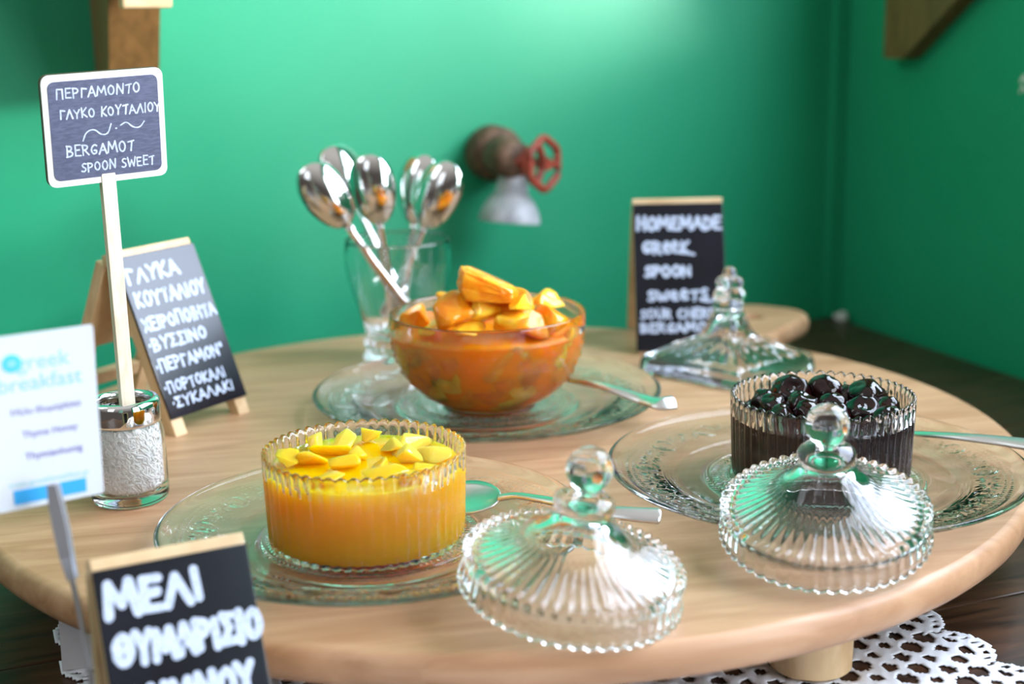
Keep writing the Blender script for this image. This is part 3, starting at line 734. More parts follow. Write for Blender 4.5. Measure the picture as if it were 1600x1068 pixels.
# ------------------------------------------------------------------ stroke lettering
G = {
 'A': (.75, [[(0, 0), (.36, 1), (.75, 0)], [(.14, .36), (.62, .36)]]), 'B': (.66, [[(.05, 0), (.05, 1)], [(.0, 1), (.42, .95), (.5, .75), (.38, .55), (.08, .52)], [(.08, .52), (.5, .45), (.62, .22), (.42, .03), (0, 0)]]),
 'G': (.7, [[(.62, .85), (.4, 1), (.12, .75), (.05, .4), (.25, .05), (.55, .1), (.62, .4), (.36, .42)]]), 'D': (.7, [[(.06, 0), (.06, 1)], [(0, 1), (.45, .9), (.64, .5), (.45, .1), (0, 0)]]),
 'E': (.6, [[(.55, .98), (.06, 1), (.06, .03), (.58, .0)], [(.06, .52), (.46, .54)]]), 'e': (.6, [[(.05, .45), (.5, .5), (.46, .85), (.2, .95), (.03, .5), (.18, .05), (.56, .1)]]),
 'H': (.72, [[(.05, 0), (.05, 1)], [(.64, 0), (.62, 1)], [(.05, .5), (.64, .52)]]), 'I': (.22, [[(.1, 0), (.1, 1)]]), 'K': (.66, [[(.06, 0), (.06, 1)], [(.6, 1), (.08, .45), (.62, 0)]]),
 'Lg': (.74, [[(0, 0), (.38, 1), (.72, 0)]]), 'M': (.95, [[(0, 0), (.14, 1), (.46, .3), (.78, 1), (.92, 0)]]), 'N': (.76, [[(.04, 0), (.06, 1), (.66, .04), (.68, 1)]]),
 'O': (.74, [[(.36, 1), (.1, .82), (.04, .4), (.24, .02), (.52, .06), (.68, .45), (.58, .86), (.36, 1)]]), 'P': (.64, [[(.06, 0), (.06, 1)], [(.0, .98), (.46, .95), (.58, .72), (.42, .5), (.08, .46)]]),
 'R': (.66, [[(.06, 0), (.06, 1)], [(.0, .98), (.46, .95), (.56, .74), (.4, .52), (.08, .48)], [(.24, .48), (.62, 0)]]), 'S': (.6, [[(.54, .9), (.3, 1), (.08, .8), (.2, .58), (.46, .44), (.54, .2), (.3, 0), (.04, .1)]]),
 'T': (.66, [[(.02, .9), (.62, 1)], [(.42, .96), (.34, 0)]]), 'U': (.7, [[(.05, 1), (.06, .3), (.25, .02), (.5, .08), (.62, .4), (.64, 1)]]), 'W': (.95, [[(0, 1), (.2, 0), (.46, .7), (.72, 0), (.92, 1)]]),
 'w': (.85, [[(0, .9), (.06, .2), (.22, .02), (.4, .25), (.42, .7), (.42, .25), (.58, .02), (.76, .2), (.8, .9)]]), 'Y': (.7, [[(.02, 1), (.34, .5), (.66, 1)], [(.34, .5), (.3, 0)]]), 'C': (.64, [[(.58, .86), (.32, 1), (.08, .7), (.06, .3), (.28, 0), (.6, .12)]]),
 'Pi': (.76, [[(.06, 0), (.08, 1), (.62, .98), (.66, 0)]]), 'Gm': (.58, [[(.08, 0), (.08, 1), (.54, .92)]]), 'Sg': (.64, [[(.58, .96), (.06, 1), (.36, .52), (.04, .02), (.6, .04)]]), 'X': (.68, [[(.02, 1), (.64, 0)], [(.6, 1), (.04, 0)]]),
 'Th': (.84, [[(.4, 1), (.1, .8), (.04, .35), (.26, 0), (.56, .04), (.76, .4), (.66, .85), (.4, 1)], [(.16, .48), (.62, .52)]]), ' ': (.4, []), '.': (.2, [[(.08, .45), (.1, .55)]]), '"': (.4, [[(.05, 1), (.1, .75)], [(.25, 1), (.3, .75)]]),
}
GK = {'Α': 'A', 'Β': 'B', 'Γ': 'Gm', 'Ε': 'E', 'Η': 'H', 'Θ': 'Th', 'Ι': 'I', 'Κ': 'K', 'Λ': 'Lg', 'Μ': 'M', 'Ν': 'N', 'Ο': 'O', 'Π': 'Pi', 'Ρ': 'P', 'Σ': 'Sg', 'Τ': 'T', 'Υ': 'Y', 'Χ': 'X'}
def chaikin(p):
    for _ in range(2):
        q = [p[0]]
        for a, b in zip(p, p[1:]): q += [(a[0] * .75 + b[0] * .25, a[1] * .75 + b[1] * .25), (a[0] * .25 + b[0] * .75, a[1] * .25 + b[1] * .75)]
        p = q + [p[-1]]
    return p
def ribbon(poly, wd, zoff, rr):
    """flat chalk stroke in the xz plane facing -y"""
    V, F = [], []
    k = 0
    for a, b in zip(poly, poly[1:]):
        d = Vector((b[0] - a[0], b[1] - a[1])); L_ = d.length
        if L_ < 1e-7: continue
        d /= L_; n_ = Vector((-d.y, d.x)); h = wd * .5 * rr.uniform(.86, 1.1); pts = []
        for j in range(7):
            an = pi / 2 + pi * j / 6; pts.append(Vector(a) + d * (h * cos(an)) + n_ * (h * sin(an)))
        for j in range(7):
            an = -pi / 2 + pi * j / 6; pts.append(Vector(b) + d * (h * cos(an)) + n_ * (h * sin(an)))
        s = len(V); V += [Vector((q.x, zoff - 0.000004 * (k % 9), q.y)) for q in pts]; F.append(tuple(range(s, s + 14))); k += 1
    return V, F
def lettering(lines, wpan, hpan, zoff, seed):
    """lines: (text, u0, u1, v_centre, height, stroke) as fractions of the panel, v from the top"""
    rr = random.Random(seed); gs = []
    for (txt, u0, u1, vc, hf, st) in lines:
        if isinstance(txt, list):                                   # raw strokes in panel fractions
            for s_ in txt: gs.append(ribbon([((x - .5) * wpan, (1 - y) * hpan) for x, y in chaikin(s_)], st * wpan, zoff, rr))
            continue
        toks = [GK.get(ch, ch) for ch in txt]
        adv = [G[t][0] + .16 for t in toks]; tot = sum(adv) - .16
        sx = (u1 - u0) * wpan / tot; sz = hf * hpan; x = (u0 - .5) * wpan; base = (1 - vc - hf / 2) * hpan
        for t, a in zip(toks, adv):
            jz = rr.uniform(-.05, .05); js = rr.uniform(.92, 1.06); sl = rr.uniform(-.05, .08)
            for s_ in G[t][1]:
                pl_ = chaikin(s_) if len(s_) > 3 and t not in ('M', 'N', 'E', 'W', 'Pi', 'Sg') else s_
                gs.append(ribbon([(x + (px + sl * py) * sx, base + (py * js + jz) * sz) for px, py in pl_], st * wpan, zoff, rr))
            x += a * sx
    return join(*gs)

# ------------------------------------------------------------------ little easel blackboards
def easel(label, mtx, wp, hp, lean, foot, back, lines, seed, rear_sheet=True, group=None):
    """local: x across, -y front, z up; panel bottom centre sits at (0,0,foot*cos)"""
    t = thing('easel_blackboard', label, 'blackboard', mtx, group)
    fz = foot * cos(lean)
    up = Vector((0, sin(lean), cos(lean))); nb = Vector((0, cos(lean), -sin(lean)))   # panel up, panel back
    PM = T(0, 0, fz) @ Matrix(((1, 0, 0, 0), (0, nb.y, up.y, 0), (0, nb.z, up.z, 0), (0, 0, 0, 1)))
    th, lg, lw = .0022, .0085, .0105
    pn = obj('panel', box(wp, th, hp, (0, th / 2, hp / 2), .0004), M['chalkboard'], t, mtx=PM, flat_angle=40)
    ln = obj('chalk_lettering', lettering(lines, wp, hp, -.00012, seed), M['chalk'], pn, smooth=False)
    ln['label'] = 'white chalk handwriting'
    full = hp + foot + .004
    for s in (-1, 1):
        b0 = -foot
        g = box(lw, lg, full - .008, (s * (wp / 2 - lw / 2 - .0005), th + lg / 2 + .0001, b0 + (full - .008) / 2), .0006)
        g = ([v if v.z > b0 + .004 else Vector((v.x, v.y, v.z + max(0, (v.y - th) * math.tan(lean)))) for v in g[0]], g[1])
        obj('front_leg', g, M['pine'], t, mtx=PM, flat_angle=40)
    obj('top_bar', box(wp * 1.0, lg + .0015, .0085, (0, th + lg / 2 + .0009, hp + .0008), .0008), M['pine'], t, mtx=PM, flat_angle=40)
    apex = PM @ Vector((0, th + lg + .0022, hp - .002))              # rear frame hinges here
    ra = back; rl = apex.z / cos(ra)
    RMx = T(*apex) @ RX(ra)
    for s in (-1, 1):
        obj('rear_leg', box(lw, lg, rl - .001, (s * (wp / 2 - lw / 2 - .0005), lg / 2, -(rl - .001) / 2 + lg * math.tan(ra) * 0.0), .0006), M['pine'], t, mtx=RMx, flat_angle=40)
    obj('cross_bar', box(wp - 2 * lw - .002, .006, .010, (0, lg / 2, -rl + .024), .0006), M['pine'], t, mtx=RMx, flat_angle=40)
    if rear_sheet: obj('rear_panel', box(wp - 2 * lw - .0015, .0025, rl * 0.55, (0, lg * .7, -rl * 0.3), .0004), M['pine'], t, mtx=RMx, flat_angle=40)
    return t
E1 = [("ΓΛΥΚΑ", .05, .70, .125, .085, .036), ("ΚΟΥΤΑΛΙΟΥ", .06, .95, .275, .080, .032), ("ΧΕΙΡΟΠΟΙΗΤΑ", .05, .98, .425, .075, .030), (".ΒΥΣΣΙΝΟ", .03, .76, .55, .072, .028),
      (".ΠΕΡΓΑΜΟΝ\"", .03, .90, .68, .070, .026), (".ΠΟΡΤΟΚΑΛΙ", .04, .82, .815, .062, .022), (".ΣΥΚΑΛΑΚΙ", .07, .86, .91, .058, .022)]
easel('small black easel board listing in white Greek chalk, behind the rice jar', T(-0.2057, 0.9332, 0) @ RZ(0.9961), .0715, .1129, .3848, .0125, radians(24), E1, 3, group='small easel blackboards')
E2 = [("HOMEMADE", .04, .97, .135, .085, .038), ("GReeK", .10, .60, .30, .080, .036), ([[(.5, .335), (.62, .345), (.66, .35)]], 0, 0, 0, 0, .03), ("SPOON", .11, .62, .465, .068, .036), ("SweeTS", .14, .80, .625, .068, .034),
      ([[(.72, .66), (.80, .672), (.86, .665)]], 0, 0, 0, 0, .028), ("SOUR CHERRY", .05, .97, .75, .060, .028), ("BERGAMOT", .05, .86, .845, .058, .030)]
easel('small black easel board with English chalk words at the back of the board', T(0.1365, 1.108, 0) @ RZ(0.003), .0729, .1200, .3395, .003, radians(20), E2, 5, group='small easel blackboards')
E3 = [("ΜΕΛΙ", .06, .66, .125, .118, .062), ("ΘΥΜΑΡΙΣΙΟ", .06, 1.0, .325, .112, .056), ("ΛΗΜΝΟΥ", .09, .90, .535, .112, .054)]
easel('small black easel board about honey standing on the table before the serving board', T(-0.1244, 0.5180, TZ + .0022) @ RZ(0.47), .0643, .1030, .41, .017, radians(1), E3, 8, rear_sheet=False, group='small easel blackboards')

# ------------------------------------------------------------------ slate sign on a stick, jar of rice
def rounded_rect(w_, h_, r, n=6):
    pts = []
    for cx_, cy_, a0 in ((w_ / 2 - r, h_ / 2 - r, 0), (-w_ / 2 + r, h_ / 2 - r, pi / 2), (-w_ / 2 + r, -h_ / 2 + r, pi), (w_ / 2 - r, -h_ / 2 + r, 1.5 * pi)):
        for k in range(n + 1):
            a = a0 + pi / 2 * k / n; pts.append((cx_ + r * cos(a), cy_ + r * sin(a)))
    return pts
JC = Vector((-0.2215, 0.7801, 0.0003))
SW, SH = .0655, .0592
sc_, yaw, lean, rl_ = Vector((-0.2145, 0.765, 0.2137)), 0.6073, -0.1433, 0.0364
a = Vector((cos(yaw), sin(yaw), 0)); n_ = Vector((sin(yaw), -cos(yaw), 0)); up = Vector((0, 0, 1)) * cos(lean) - n_ * sin(lean)
a, up = a * cos(rl_) + up * sin(rl_), up * cos(rl_) - a * sin(rl_); bk = up.cross(a)   # bk points backwards
bk = a.cross(up) * -1
SM = Matrix(((a.x, bk.x, up.x, sc_.x), (a.y, bk.y, up.y, sc_.y), (a.z, bk.z, up.z, sc_.z), (0, 0, 0, 1)))
sg = thing('sign_on_stick', 'slate sign in a white frame on a pale stick standing in the rice jar', 'sign', SM)
XZ = Matrix(((1, 0, 0, 0), (0, 0, 1, 0), (0, -1, 0, 0), (0, 0, 0, 1))).inverted()       # xy outline -> xz, z -> -y
def flat(poly, y0, y1, bev=0.0):
    g = prism(poly, y0, y1, bev); return [Vector((v.x, -v.z, v.y)) for v in g[0]], g[1]
obj('backing', flat(rounded_rect(SW, SH, .004), -.0034, -.0002, .0004), M['dark_edge'], sg, flat_angle=40)
obj('frame', flat(rounded_rect(SW, SH, .004), -.0002, .0010, .0004), M['white_paint'], sg, flat_angle=40)
pn = obj('slate_panel', flat(rounded_rect(SW * .905, SH * .885, .0035), .0009, .0013, .0001), M['slate'], sg, flat_angle=40)
SGL = [("ΠΕΡΓΑΜΟΝΤΟ", .11, .80, .165, .085, .013), ("ΓΛΥΚΟ ΚΟΥΤΑΛΙΟΥ", .13, .965, .35, .082, .013),
       ([[(.30, .60), (.33, .52), (.40, .50), (.45, .56), (.51, .56), (.54, .47)], [(.62, .49), (.67, .46), (.72, .52), (.78, .53), (.82, .475)], [(.578, .515), (.584, .515)]], 0, 0, 0, 0, .012),
       ("BERGAMOT", .16, .72, .685, .095, .014), ("SPOON SWEET", .27, .89, .84, .082, .013)]
g = lettering(SGL, SW, SH, -.0014, 21); g = ([v + Vector((0, 0, -SH / 2)) for v in g[0]], g[1])
ln = obj('chalk_lettering', g, M['chalk'], pn, smooth=False); ln['label'] = 'white chalk handwriting'
stick_top = SM @ Vector((0.000, .0050, .012)); stick_bot = JC + Vector((0.0035, -0.004, .0455))
sv = stick_bot - stick_top; Lk = sv.length
bm_ = basis(-sv, a)
obj('stick', box(.0078, .0052, Lk, (0, 0, 0), .0004), M['stick_wood'], sg, flat_angle=40, mtx=SM.inverted() @ T(*((stick_top + stick_bot) / 2)) @ bm_)

jar = thing('rice_jar', 'small glass jar of white rice with a chrome rim holding the sign stick', 'jar', T(*JC))
jp = [(0, .0008), (.017, .0005), (.0195, 0), (.0213, .0012), (.0220, .004), (.0220, .012), (.0218, .030), (.0214, .040), (.0203, .0455), (.0192, .049), (.0190, .0545),
      (.0176, .0545), (.0177, .049), (.0188, .0450), (.0199, .0395), (.0203, .030), (.0205, .012), (.0200, .0075), (.0180, .0058), (0, .0054)]
obj('glass_body', revolve(jp, 96), M['glass'], jar)
cp = [(.0196, .0462), (.0203, .0465), (.0205, .0480), (.0205, .0560), (.0201, .0585), (.0190, .0600), (.0176, .0604), (.0163, .0600), (.0154, .0585), (.0152, .0565), (.0160, .0560), (.0185, .0562), (.0194, .0550), (.0195, .048)]
obj('chrome_collar', closed_ring(cp, 96), M['chrome'], jar)['label'] = 'chrome screw collar'
obj('inner_disc', closed_ring([(.0042, .0462), (.0172, .0462), (.0172, .0470), (.0042, .0470)], 64), mat('smoked_inner_disc', (0.55, 0.50, 0.44), 0.2, metal=0.8), jar)['label'] = 'dull metal disc inside the collar'
def rice():
    rr = random.Random(5)
    core = revolve([(0, .0062), (.0165, .0066), (.0182, .0088), (.0186, .012), (.0184, .030), (.0180, .0395), (.0172, .0445), (.0160, .0452), (0, .0452)], 48); gs = [core]
    b = bmesh.new(); bmesh.ops.create_icosphere(b, subdivisions=1, radius=1.0); b.verts.index_update()
    gv = [v.co.copy() for v in b.verts]; gf = [tuple(v.index for v in f.verts) for f in b.faces]; b.free()
    V, F = [list(core[0]), list(core[1])]
    for i in range(2600):
        z = rr.uniform(.0085, .0445); t = rr.uniform(0, 2 * pi)
        R_ = .0196 if z < .030 else .0196 - .0014 * ((z - .030) / .0145) ** 2
        if z < .012: R_ -= .0016 * ((.012 - z) / .0035) ** 2
        R_ -= rr.uniform(.0004, .0015)
        m_ = T(R_ * cos(t), R_ * sin(t), z) @ RZ(t + pi / 2) @ RY(rr.gauss(0.9, .7)) @ RZ(rr.uniform(-.28, .28)) @ Matrix.Diagonal((.0029 * rr.uniform(.8, 1.1), .00070, .00080, 1))
        n = len(V); V += [m_ @ v for v in gv]; F += [tuple(q + n for q in f) for f in gf]
    return V, F
tag(obj('rice', rice(), M['rice'], mtx=T(*JC)), 'white rice grains filling the small glass jar', 'rice', kind='stuff')

# ------------------------------------------------------------------ printed card on a clip
cw, ch = .0457, .0765
cc, yaw, lean, rl_ = Vector((-0.1955, 0.5700, 0.1081)), 0.5509, -0.1064, 0.0095
a = Vector((cos(yaw), sin(yaw), 0)); n_ = Vector((sin(yaw), -cos(yaw), 0)); up = Vector((0, 0, 1)) * cos(lean) - n_ * sin(lean)
a, up = a * cos(rl_) + up * sin(rl_), up * cos(rl_) - a * sin(rl_); bk = up.cross(a)
CMx = Matrix(((a.x, bk.x, up.x, cc.x), (a.y, bk.y, up.y, cc.y), (a.z, bk.z, up.z, cc.z), (0, 0, 0, 1)))
cd = thing('info_card', 'white printed card with blue bar held in the metal clip at the left', 'card', CMx)
obj('card_sheet', flat(rounded_rect(cw, ch, .0012, 3), -.0003, .0003), M['card'], cd, flat_angle=40)
def print_text(name, txt, u0, u1, v, m, bold=0.0):
    """flat printed line: u across, v from the top, as fractions of the card"""
    cu = bpy.data.curves.new(name, 'FONT'); cu.body = txt; cu.size = 1.0; cu.offset = bold; cu.resolution_u = 3
    tmp = bpy.data.objects.new(name, cu); C.objects.link(tmp); bpy.context.view_layer.update()
    me = bpy.data.meshes.new_from_object(tmp.evaluated_get(bpy.context.evaluated_depsgraph_get()))
    bpy.data.objects.remove(tmp)
    xs = [q.co.x for q in me.vertices]; x0, x1 = min(xs), max(xs); s = (u1 - u0) * cw / (x1 - x0)
    for q in me.vertices: q.co = Vector(((u0 - .5) * cw + (q.co.x - x0) * s, -.00042, (.5 - v) * ch + q.co.y * s))
    me.materials.clear(); me.materials.append(m)
    o = bpy.data.objects.new(name, me); C.objects.link(o); o.parent = cd; return o
print_text('printed_logo', 'greek', .30, .77, .20, M['print_pale']); print_text('printed_logo', 'breakfast', .13, .87, .315, M['print_pale'])
print_text('printed_line', 'Μέλι Θυμαρίσιο', .22, .84, .452, M['print_violet'], .01); print_text('printed_line', 'Thyme Honey', .30, .80, .585, M['print_violet'], .01)
print_text('printed_line', 'Thymianhonig', .31, .83, .715, M['print_violet'], .01); print_text('printed_line', 'www.greekbreakfast.gr', .14, .88, .865, M['print_pale'])
obj('blue_bar', flat([(x * cw, z * ch) for x, z in ((-.32, -.468), (.34, -.468), (.34, -.385), (-.32, -.385))], .0003, .0005), M['print_blue'], cd, smooth=False)
gm = [flat([((-.24 + .085 * cos(2 * pi * k / 28)) * cw, .345 * ch + .085 * cw * sin(2 * pi * k / 28)) for k in range(28)], .0003, .0005)]
obj('round_logo_mark', join(*gm), M['print_cyan'], cd, smooth=False)
obj('round_logo_mark', flat([((-.24 + .040 * cos(2 * pi * k / 28)) * cw, .345 * ch + .034 * cw * sin(2 * pi * k / 28)) for k in range(28)], .0005, .0006), M['print_pale'], cd, smooth=False)
clip = thing('card_clip', 'silver metal card clip rising from behind the honey blackboard', 'card holder')
p0 = CMx @ Vector((.0085, -.0012, -ch * .5 + .008)); p1 = on(0, 0, 0)
def at(px, py, dep): return CAM + ray(px, py) * dep
pth = [at(82, 756, .585), at(88, 790, .587), at(96, 830, .589), at(104, 870, .591), at(113, 905, .591), at(121, 940, .591), at(131, 990, .591), at(140, 1040, .59), at(146, 1085, .588)]
def strap(path, wd, th):
    V, F = [], []
    for k, q in enumerate(path):
        t = (path[min(k + 1, len(path) - 1)] - path[max(k - 1, 0)]).normalized(); s_ = t.cross(FWD).normalized(); d_ = s_.cross(t)
        W = wd[k]
        for (x, y) in ((-1, -1), (1, -1), (1, 1), (-1, 1)): V.append(q + s_ * (x * W) + d_ * (y * th))
    for k in range(len(path) - 1):
        for i in range(4): F.append((k * 4 + i, k * 4 + (i + 1) % 4, k * 4 + 4 + (i + 1) % 4, k * 4 + 4 + i))
    F += [(3, 2, 1, 0), tuple(len(V) - 4 + i for i in range(4))]
    return V, F
front = [q - FWD * .0012 for q in pth[:5]]
obj('clip_jaw', strap(front, [.0019, .0026, .0028, .0024, .0016], .0007), M['brushed'], clip, smooth=False)
obj('clip_jaw', strap([q + FWD * .0028 for q in pth[:5]], [.0019, .0026, .0028, .0024, .0016], .0007), M['brushed'], clip, smooth=False)
obj('stem', tube(pth[3:], .0012, 10), M['brushed'], clip)
pb = pth[-1]; base_c = Vector((pb.x, pb.y, TZ + .0011))
obj('stem', tube([pb, pb + Vector((0, 0, -.010)), Vector((pb.x, pb.y, TZ + .004))], .0012, 10), M['brushed'], clip)
obj('base', xf(revolve([(0, 0), (.009, 0), (.010, .001), (.0095, .003), (.006, .005), (0, .0055)], 40), T(*base_c)), M['brushed'], clip)

# small tag and moulded tray edge at the lower left
tg = obj('paper_tag', box(.026, .0006, .034, (0, 0, .017), .0002), mat('grey_paper', (0.42, 0.40, 0.40), 0.6), mtx=T(-.2235, .684, TZ + .0013) @ RZ(0.3) @ RX(-.5)); tag(tg, 'small white paper tag standing on the table left of the honey blackboard', 'tag')
tr = thing('wooden_stand', 'dark brown moulded wooden stand at the lower left corner', 'stand', T(-.3175, .642, TZ + .0003) @ RZ(math.atan2(AU.y, AU.x) + pi / 2))
obj('plinth', box(.10, .07, .012, (0, 0, .006), .002), M['table_wood'], tr, flat_angle=40)
obj('body', box(.082, .054, .018, (-.002, .006, .021), .002), M['table_wood'], tr, flat_angle=40)

# ------------------------------------------------------------------ spoons and forks
def spoon_geo(Lb, Wb, Lh, wn, we, depth, arch, part):
    """along +z: bowl from z=0 (tip) to Lb, handle beyond; bowl bulges to -y"""
    V, F = [], []; nu = 10
    def row(z):
        if z <= Lb:
            t = z / Lb; e = sqrt(max(0, 1 - (2 * min(t / .98, 1) - 1) ** 2)); wv = Wb * (e ** 0.9) * (1.06 - .22 * (t - .4))
            neck = wn * max(0, (t - .78) / .22) ** 1.5; wv = max(wv, neck, .0006); dp = depth * e ** 1.3
        else:
            t = (z - Lb) / Lh; wv = wn + (we - wn) * (t ** 1.6); wv *= 1 if t < .94 else sqrt(max(0.05, 1 - ((t - .94) / .06) ** 2)); dp = .0008
        yo = arch * sin(pi * max(0, (z - Lb * .7)) / (Lb * .3 + Lh)) if z > Lb * .7 else 0
        return wv, dp, yo
    zs = [Lb * (1 - cos(pi * k / 28)) / 2 for k in range(29)] if part == 'bowl' else [Lb + Lh * k / 36 for k in range(37)]
    for z in zs:
        wv, dp, yo = row(z)
        for k in range(nu + 1):
            u = -1 + 2 * k / nu; V.append(Vector((wv * u, -dp * (1 - u * u) + yo, z)))
    n = nu + 1
    for i in range(len(zs) - 1):
        for k in range(nu): F.append((i * n + k, i * n + k + 1, (i + 1) * n + k + 1, (i + 1) * n + k))
    b = bmesh.new(); vs_ = [b.verts.new(v) for v in V]
    for f in F: b.faces.new([vs_[i] for i in f])
    bmesh.ops.recalc_face_normals(b, faces=b.faces[:])
    bmesh.ops.solidify(b, geom=b.faces[:], thickness=.0011 if part == 'bowl' else .0014)
    return b
def spoon(label, mtx, dims, group=None, name='spoon'):
    t = thing(name, label, 'spoon', mtx, group)
    obj('spoon_bowl', spoon_geo(*dims, 'bowl'), M['steel'], t); obj('handle', spoon_geo(*dims, 'handle'), M['steel'], t)
    return t
# tumbler with spoons
GC = Vector((-0.0885, 1.105, 0.0003))
tp = [(0, .002), (.022, .0015), (.027, 0), (.0300, .001), (.0305, .004), (.0275, .0075), (.0262, .0105), (.0285, .0135), (.0290, .0165), (.0268, .0195), (.0272, .024), (.0295, .032), (.0330, .044), (.0372, .056), (.0405, .068),
      (.0422, .079), (.0423, .088), (.0412, .096), (.0408, .0978), (.0396, .0976), (.0396, .096), (.0407, .087), (.0405, .079), (.0388, .068), (.0355, .056), (.0312, .044), (.0275, .033), (.0240, .025), (.0200, .0215), (0, .020)]
def tmod(k, r, z, t):
    if 5 <= k <= 9: r += .0009 * cos(18 * t)
    return r, z
tum = obj('glass_tumbler', revolve(tp, 144, tmod), M['glass'], mtx=T(*GC)); tag(tum, 'clear barrel-shaped glass tumbler holding steel spoons at the back', 'tumbler')
SD = (.057, .0172, .092, .0030, .0060, .0085, .002)
def spoon_in_glass(px, py, dep_y, foot, roll, label, flip=False, dims=SD, sc=1.0):
    r = ray(px, py); bc = CAM + r * (dep_y / r.y)                    # bowl centre
    ft = Vector((GC.x + foot[0], GC.y + foot[1], foot[2])); ax = (bc - ft).normalized()
    z = -ax; y = Vector((sin(roll), cos(roll), 0)); y = (y - z * y.dot(z)).normalized(); x = y.cross(z)
    if flip: x, y = -x, -y
    dims = (*dims[:2], (bc - ft).length - dims[0] * .55, *dims[3:]); tip = bc + ax * dims[0] * .45
    return spoon(label, Matrix(((x.x, y.x, z.x, tip.x), (x.y, y.y, z.y, tip.y), (x.z, y.z, z.z, tip.z), (0, 0, 0, 1))) @ Matrix.Scale(sc, 4), dims, 'steel spoons in the tumbler')
spoon_in_glass(508, 302, 1.075, (.014, -.014, .033), -.25, 'steel spoon leaning furthest left in the glass tumbler')
spoon_in_glass(537, 272, 1.135, (.008, .013, .032), -.55, 'steel spoon half hidden behind the two left spoons in the tumbler')
spoon_in_glass(582, 292, 1.092, (-.004, -.001, .033), .1, 'steel spoon standing upright in the middle of the tumbler')
spoon_in_glass(654, 290, 1.130, (-.002, .015, .033), .35, 'dark reflecting steel spoon behind the rightmost spoon in the tumbler')
spoon_in_glass(685, 300, 1.104, (-.014, .007, .033), .3, 'steel spoon leaning furthest right in the glass tumbler')

def lying(name, label, pts, widths, cat, bowl=None):
    """cutlery lying across a plate: flat strap handle along world points, optional bowl at the first point"""
    t = thing(name, label, cat, T(*pts[0])); inv = T(*pts[0]).inverted()
    P2 = []
    for k in range(len(pts) - 1):                                   # Catmull-Rom
        p_1, a_, b_, c_ = pts[max(k - 1, 0)], pts[k], pts[k + 1], pts[min(k + 2, len(pts) - 1)]
        for j in range(10):
            s = j / 10; P2.append((.5 * ((2 * a_) + (b_ - p_1) * s + (2 * p_1 - 5 * a_ + 4 * b_ - c_) * s * s + (3 * a_ - p_1 - 3 * b_ + c_) * s ** 3), widths[k] + (widths[k + 1] - widths[k]) * s))
    P2.append((pts[-1], widths[-1] * .35)); V, F = [], []
    P2.insert(len(P2) - 1, (pts[-2].lerp(pts[-1], .985), widths[-1] * .8))
    sec = [(-1, 0), (-.7, .75), (0, 1), (.7, .75), (1, 0), (.7, -.6), (0, -.8), (-.7, -.6)]; thk = .0011
    for k, (q, W) in enumerate(P2):
        d_ = (P2[min(k + 1, len(P2) - 1)][0] - P2[max(k - 1, 0)][0]).normalized(); s_ = d_.cross(Vector((0, -1.0, 1))).normalized(); u_ = s_.cross(d_)
        for x, y in sec: V.append(q + s_ * (x * W) + u_ * (y * thk))
    for k in range(len(P2) - 1):
        for i in range(8): F.append((k * 8 + i, k * 8 + (i + 1) % 8, k * 8 + 8 + (i + 1) % 8, k * 8 + 8 + i))
    F += [tuple(range(8))[::-1], tuple(len(V) - 8 + i for i in range(8))]
    obj('handle', ([inv @ v for v in V], F), M['satin'], t)
    if bowl:
        Lb, Wb = bowl; d_ = (pts[0] - pts[1]); d_.z *= 0.3; d_.normalize(); z = -d_; y = Vector((0, -0.5, 1)); y = (y - z * y.dot(z)).normalized(); x = y.cross(z)
        tip = pts[0] + d_ * Lb * .97
        mt = Matrix(((x.x, y.x, z.x, tip.x), (x.y, y.y, z.y, tip.y), (x.z, y.z, z.z, tip.z), (0, 0, 0, 1)))
        obj('spoon_bowl', spoon_geo(Lb, Wb, .08, .0022, .004, .0035, 0, 'bowl'), M['satin'], t, mtx=inv @ mt)
    return t
lying('spoon', 'steel spoon lying on the plate between the yellow dish and the leaning lid',
      [on(778, 778, .0145), on(808, 774, .0175), on(860, 782, .0195), on(950, 799, .0205), on(1033, 806, .0195)], [.0022, .0022, .0026, .0036, .0048], 'spoon', (.036, .0125))
lying('fork', 'steel fork handle resting on the plate rim right of the orange bowl', [on(868, 590, .0200), on(900, 595, .0235), on(945, 604, .0235), on(1000, 622, .0190), on(1030, 630, .0185), on(1055, 628, .0185)],
      [.0022, .0024, .0030, .0042, .0052, .0055], 'fork')
lying('spoon', 'steel spoon handle stretching off to the right from behind the cherry dish', [on(1405, 676, .0130), on(1445, 678, .0170), on(1500, 682, .0195), on(1560, 688, .0205), on(1640, 698, .0215), on(1720, 704, .0225)],
      [.0022, .0024, .0028, .0036, .0048, .0056], 'spoon')

# ------------------------------------------------------------------ old valve on the back wall
vw = wallpt(766, 238); vv = thing('wall_valve', 'rusty wall valve with a red handwheel and grey outlet on the back wall', 'valve', T(*vw))
nrm = AU.copy()                                                     # out of the wall
def vloc(px, py, out):
    q = wallpt(px, py, out); return q - vw
ax = nrm
obj('wall_flange', xf(revolve([(0, 0), (.026, 0), (.027, .004), (.026, .022), (.024, .026), (.019, .028), (.017, .040), (0, .040)], 40), basis(ax, (0, 0, 1))), M['rust'], vv, flat_angle=45)
bc = vloc(792, 246, .060)
body = revolve([(0, -.024), (.013, -.024), (.017, -.018), (.0185, -.006), (.0185, .008), (.0165, .016), (.012, .020), (0, .020)], 40)
obj('valve_body', join(xf(body, T(*bc) @ basis(ax, (0, 0, 1))), tube([nrm * .036, bc * 0.6 + nrm * .012, bc], [.0155, .015, .015], 24)), M['rust'], vv, flat_angle=45)
wc = vloc(850, 256, .085); wx = (Vector((0.80, -0.60, 0.02))).normalized(); BW = T(*wc) @ basis(wx, (0, 0, 1))
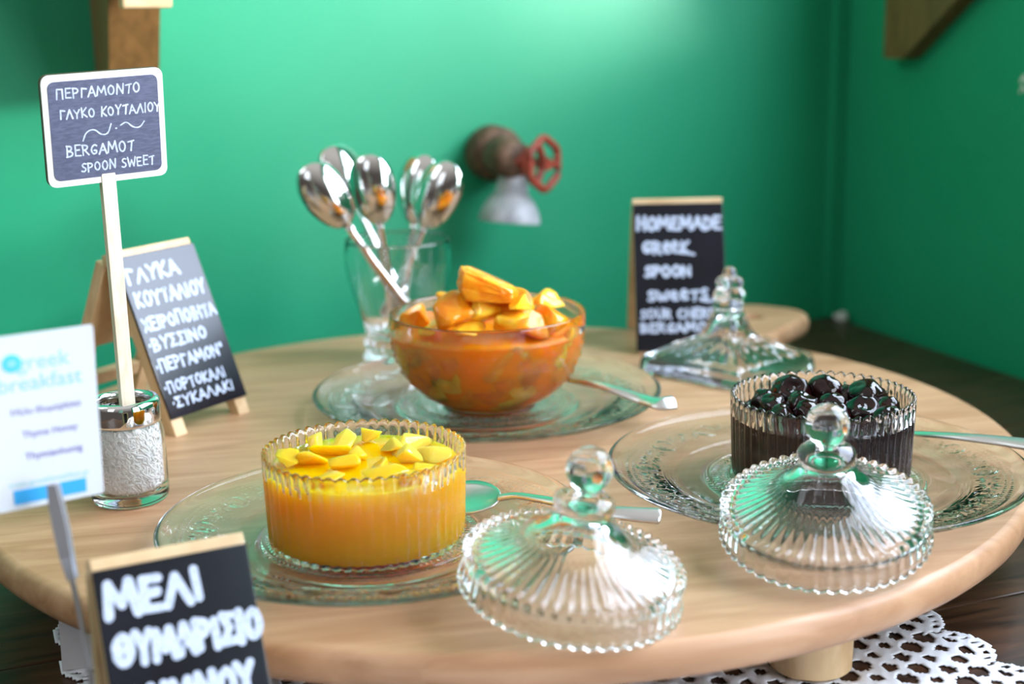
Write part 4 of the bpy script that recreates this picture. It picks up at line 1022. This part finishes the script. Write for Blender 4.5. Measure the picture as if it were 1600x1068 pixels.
obj('bonnet', join(tube([bc, bc.lerp(wc, .45)], [.013, .012], 20), tube([bc.lerp(wc, .25) , bc.lerp(wc, .6)], [.016, .014], 6)), M['red_paint'], vv, flat_angle=45)
obj('stem', tube([bc.lerp(wc, .4), wc + wx * .004], .0045, 12), M['rust'], vv)
ring = tube([BW @ Vector((.0225 * cos(2 * pi * k / 40) * (1 + .05 * cos(12 * pi * k / 40)), .0225 * sin(2 * pi * k / 40) * (1 + .05 * cos(12 * pi * k / 40)), 0)) for k in range(40)], .0036, 10, closed=True)
spk = [tube([wc, BW @ Vector((.0215 * cos(q), .0215 * sin(q), 0))], [.0040, .0030], 8) for q in (0.4, 0.4 + pi * 2 / 3, 0.4 + pi * 4 / 3)]
obj('handwheel', join(ring, *spk, xf(revolve([(0, -.004), (.006, -.004), (.006, .005), (0, .005)], 20), BW)), M['red_paint'], vv, flat_angle=45)
oc = vloc(798, 318, .062)
outl = revolve([(0, .030), (.013, .030), (.0145, .020), (.0155, .010), (.021, .004), (.026, -.004), (.0285, -.012), (.0290, -.017), (.0265, -.0175), (.024, -.008), (0, .0)], 40)
obj('outlet', xf(outl, T(*oc) @ RY(0.10) @ RX(-.10)), M['zinc'], vv, flat_angle=45)
# small bits at the walls
pk = room(0.03, .012, TZ)
cl = obj('wall_clip', join(box(.016, .008, .006, (0, 0, .003), .0015), box(.008, .006, .010, (.004, 0, .005), .0015)), M['white_paint'], mtx=T(*pk) @ RZ(math.atan2(AU.y, AU.x)), flat_angle=40)
tag(cl, 'tiny white clip at the foot of the right wall beside the corner', 'clip')
du = ray(1594, 132); q = CAM + du * ((COR - CAM).dot(AV) / du.dot(AV))
DM = Matrix(((AU.x, -AV.x, 0, q.x), (AU.y, -AV.y, 0, q.y), (0, 0, 1, q.z), (0, 0, 0, 1)))
st = lettering([([[(0.0, .8), (.25, .0), (.5, .8)], [(.0, 1.7), (.2, .95), (.45, 1.6)], [(.02, .55), (.45, .5)]], 0, 0, 0, 0, .14)], .016, .010, -.0002, 4)
dc = obj('wall_sticker', ([Vector((v.x + .009, -v.y - .0004 + .0006, v.z)) for v in st[0]], st[1]), M['white_paint'], mtx=DM @ T(0, -.0012, 0), smooth=False)
tag(dc, 'small white mark on the right wall at the photo edge', 'sticker')
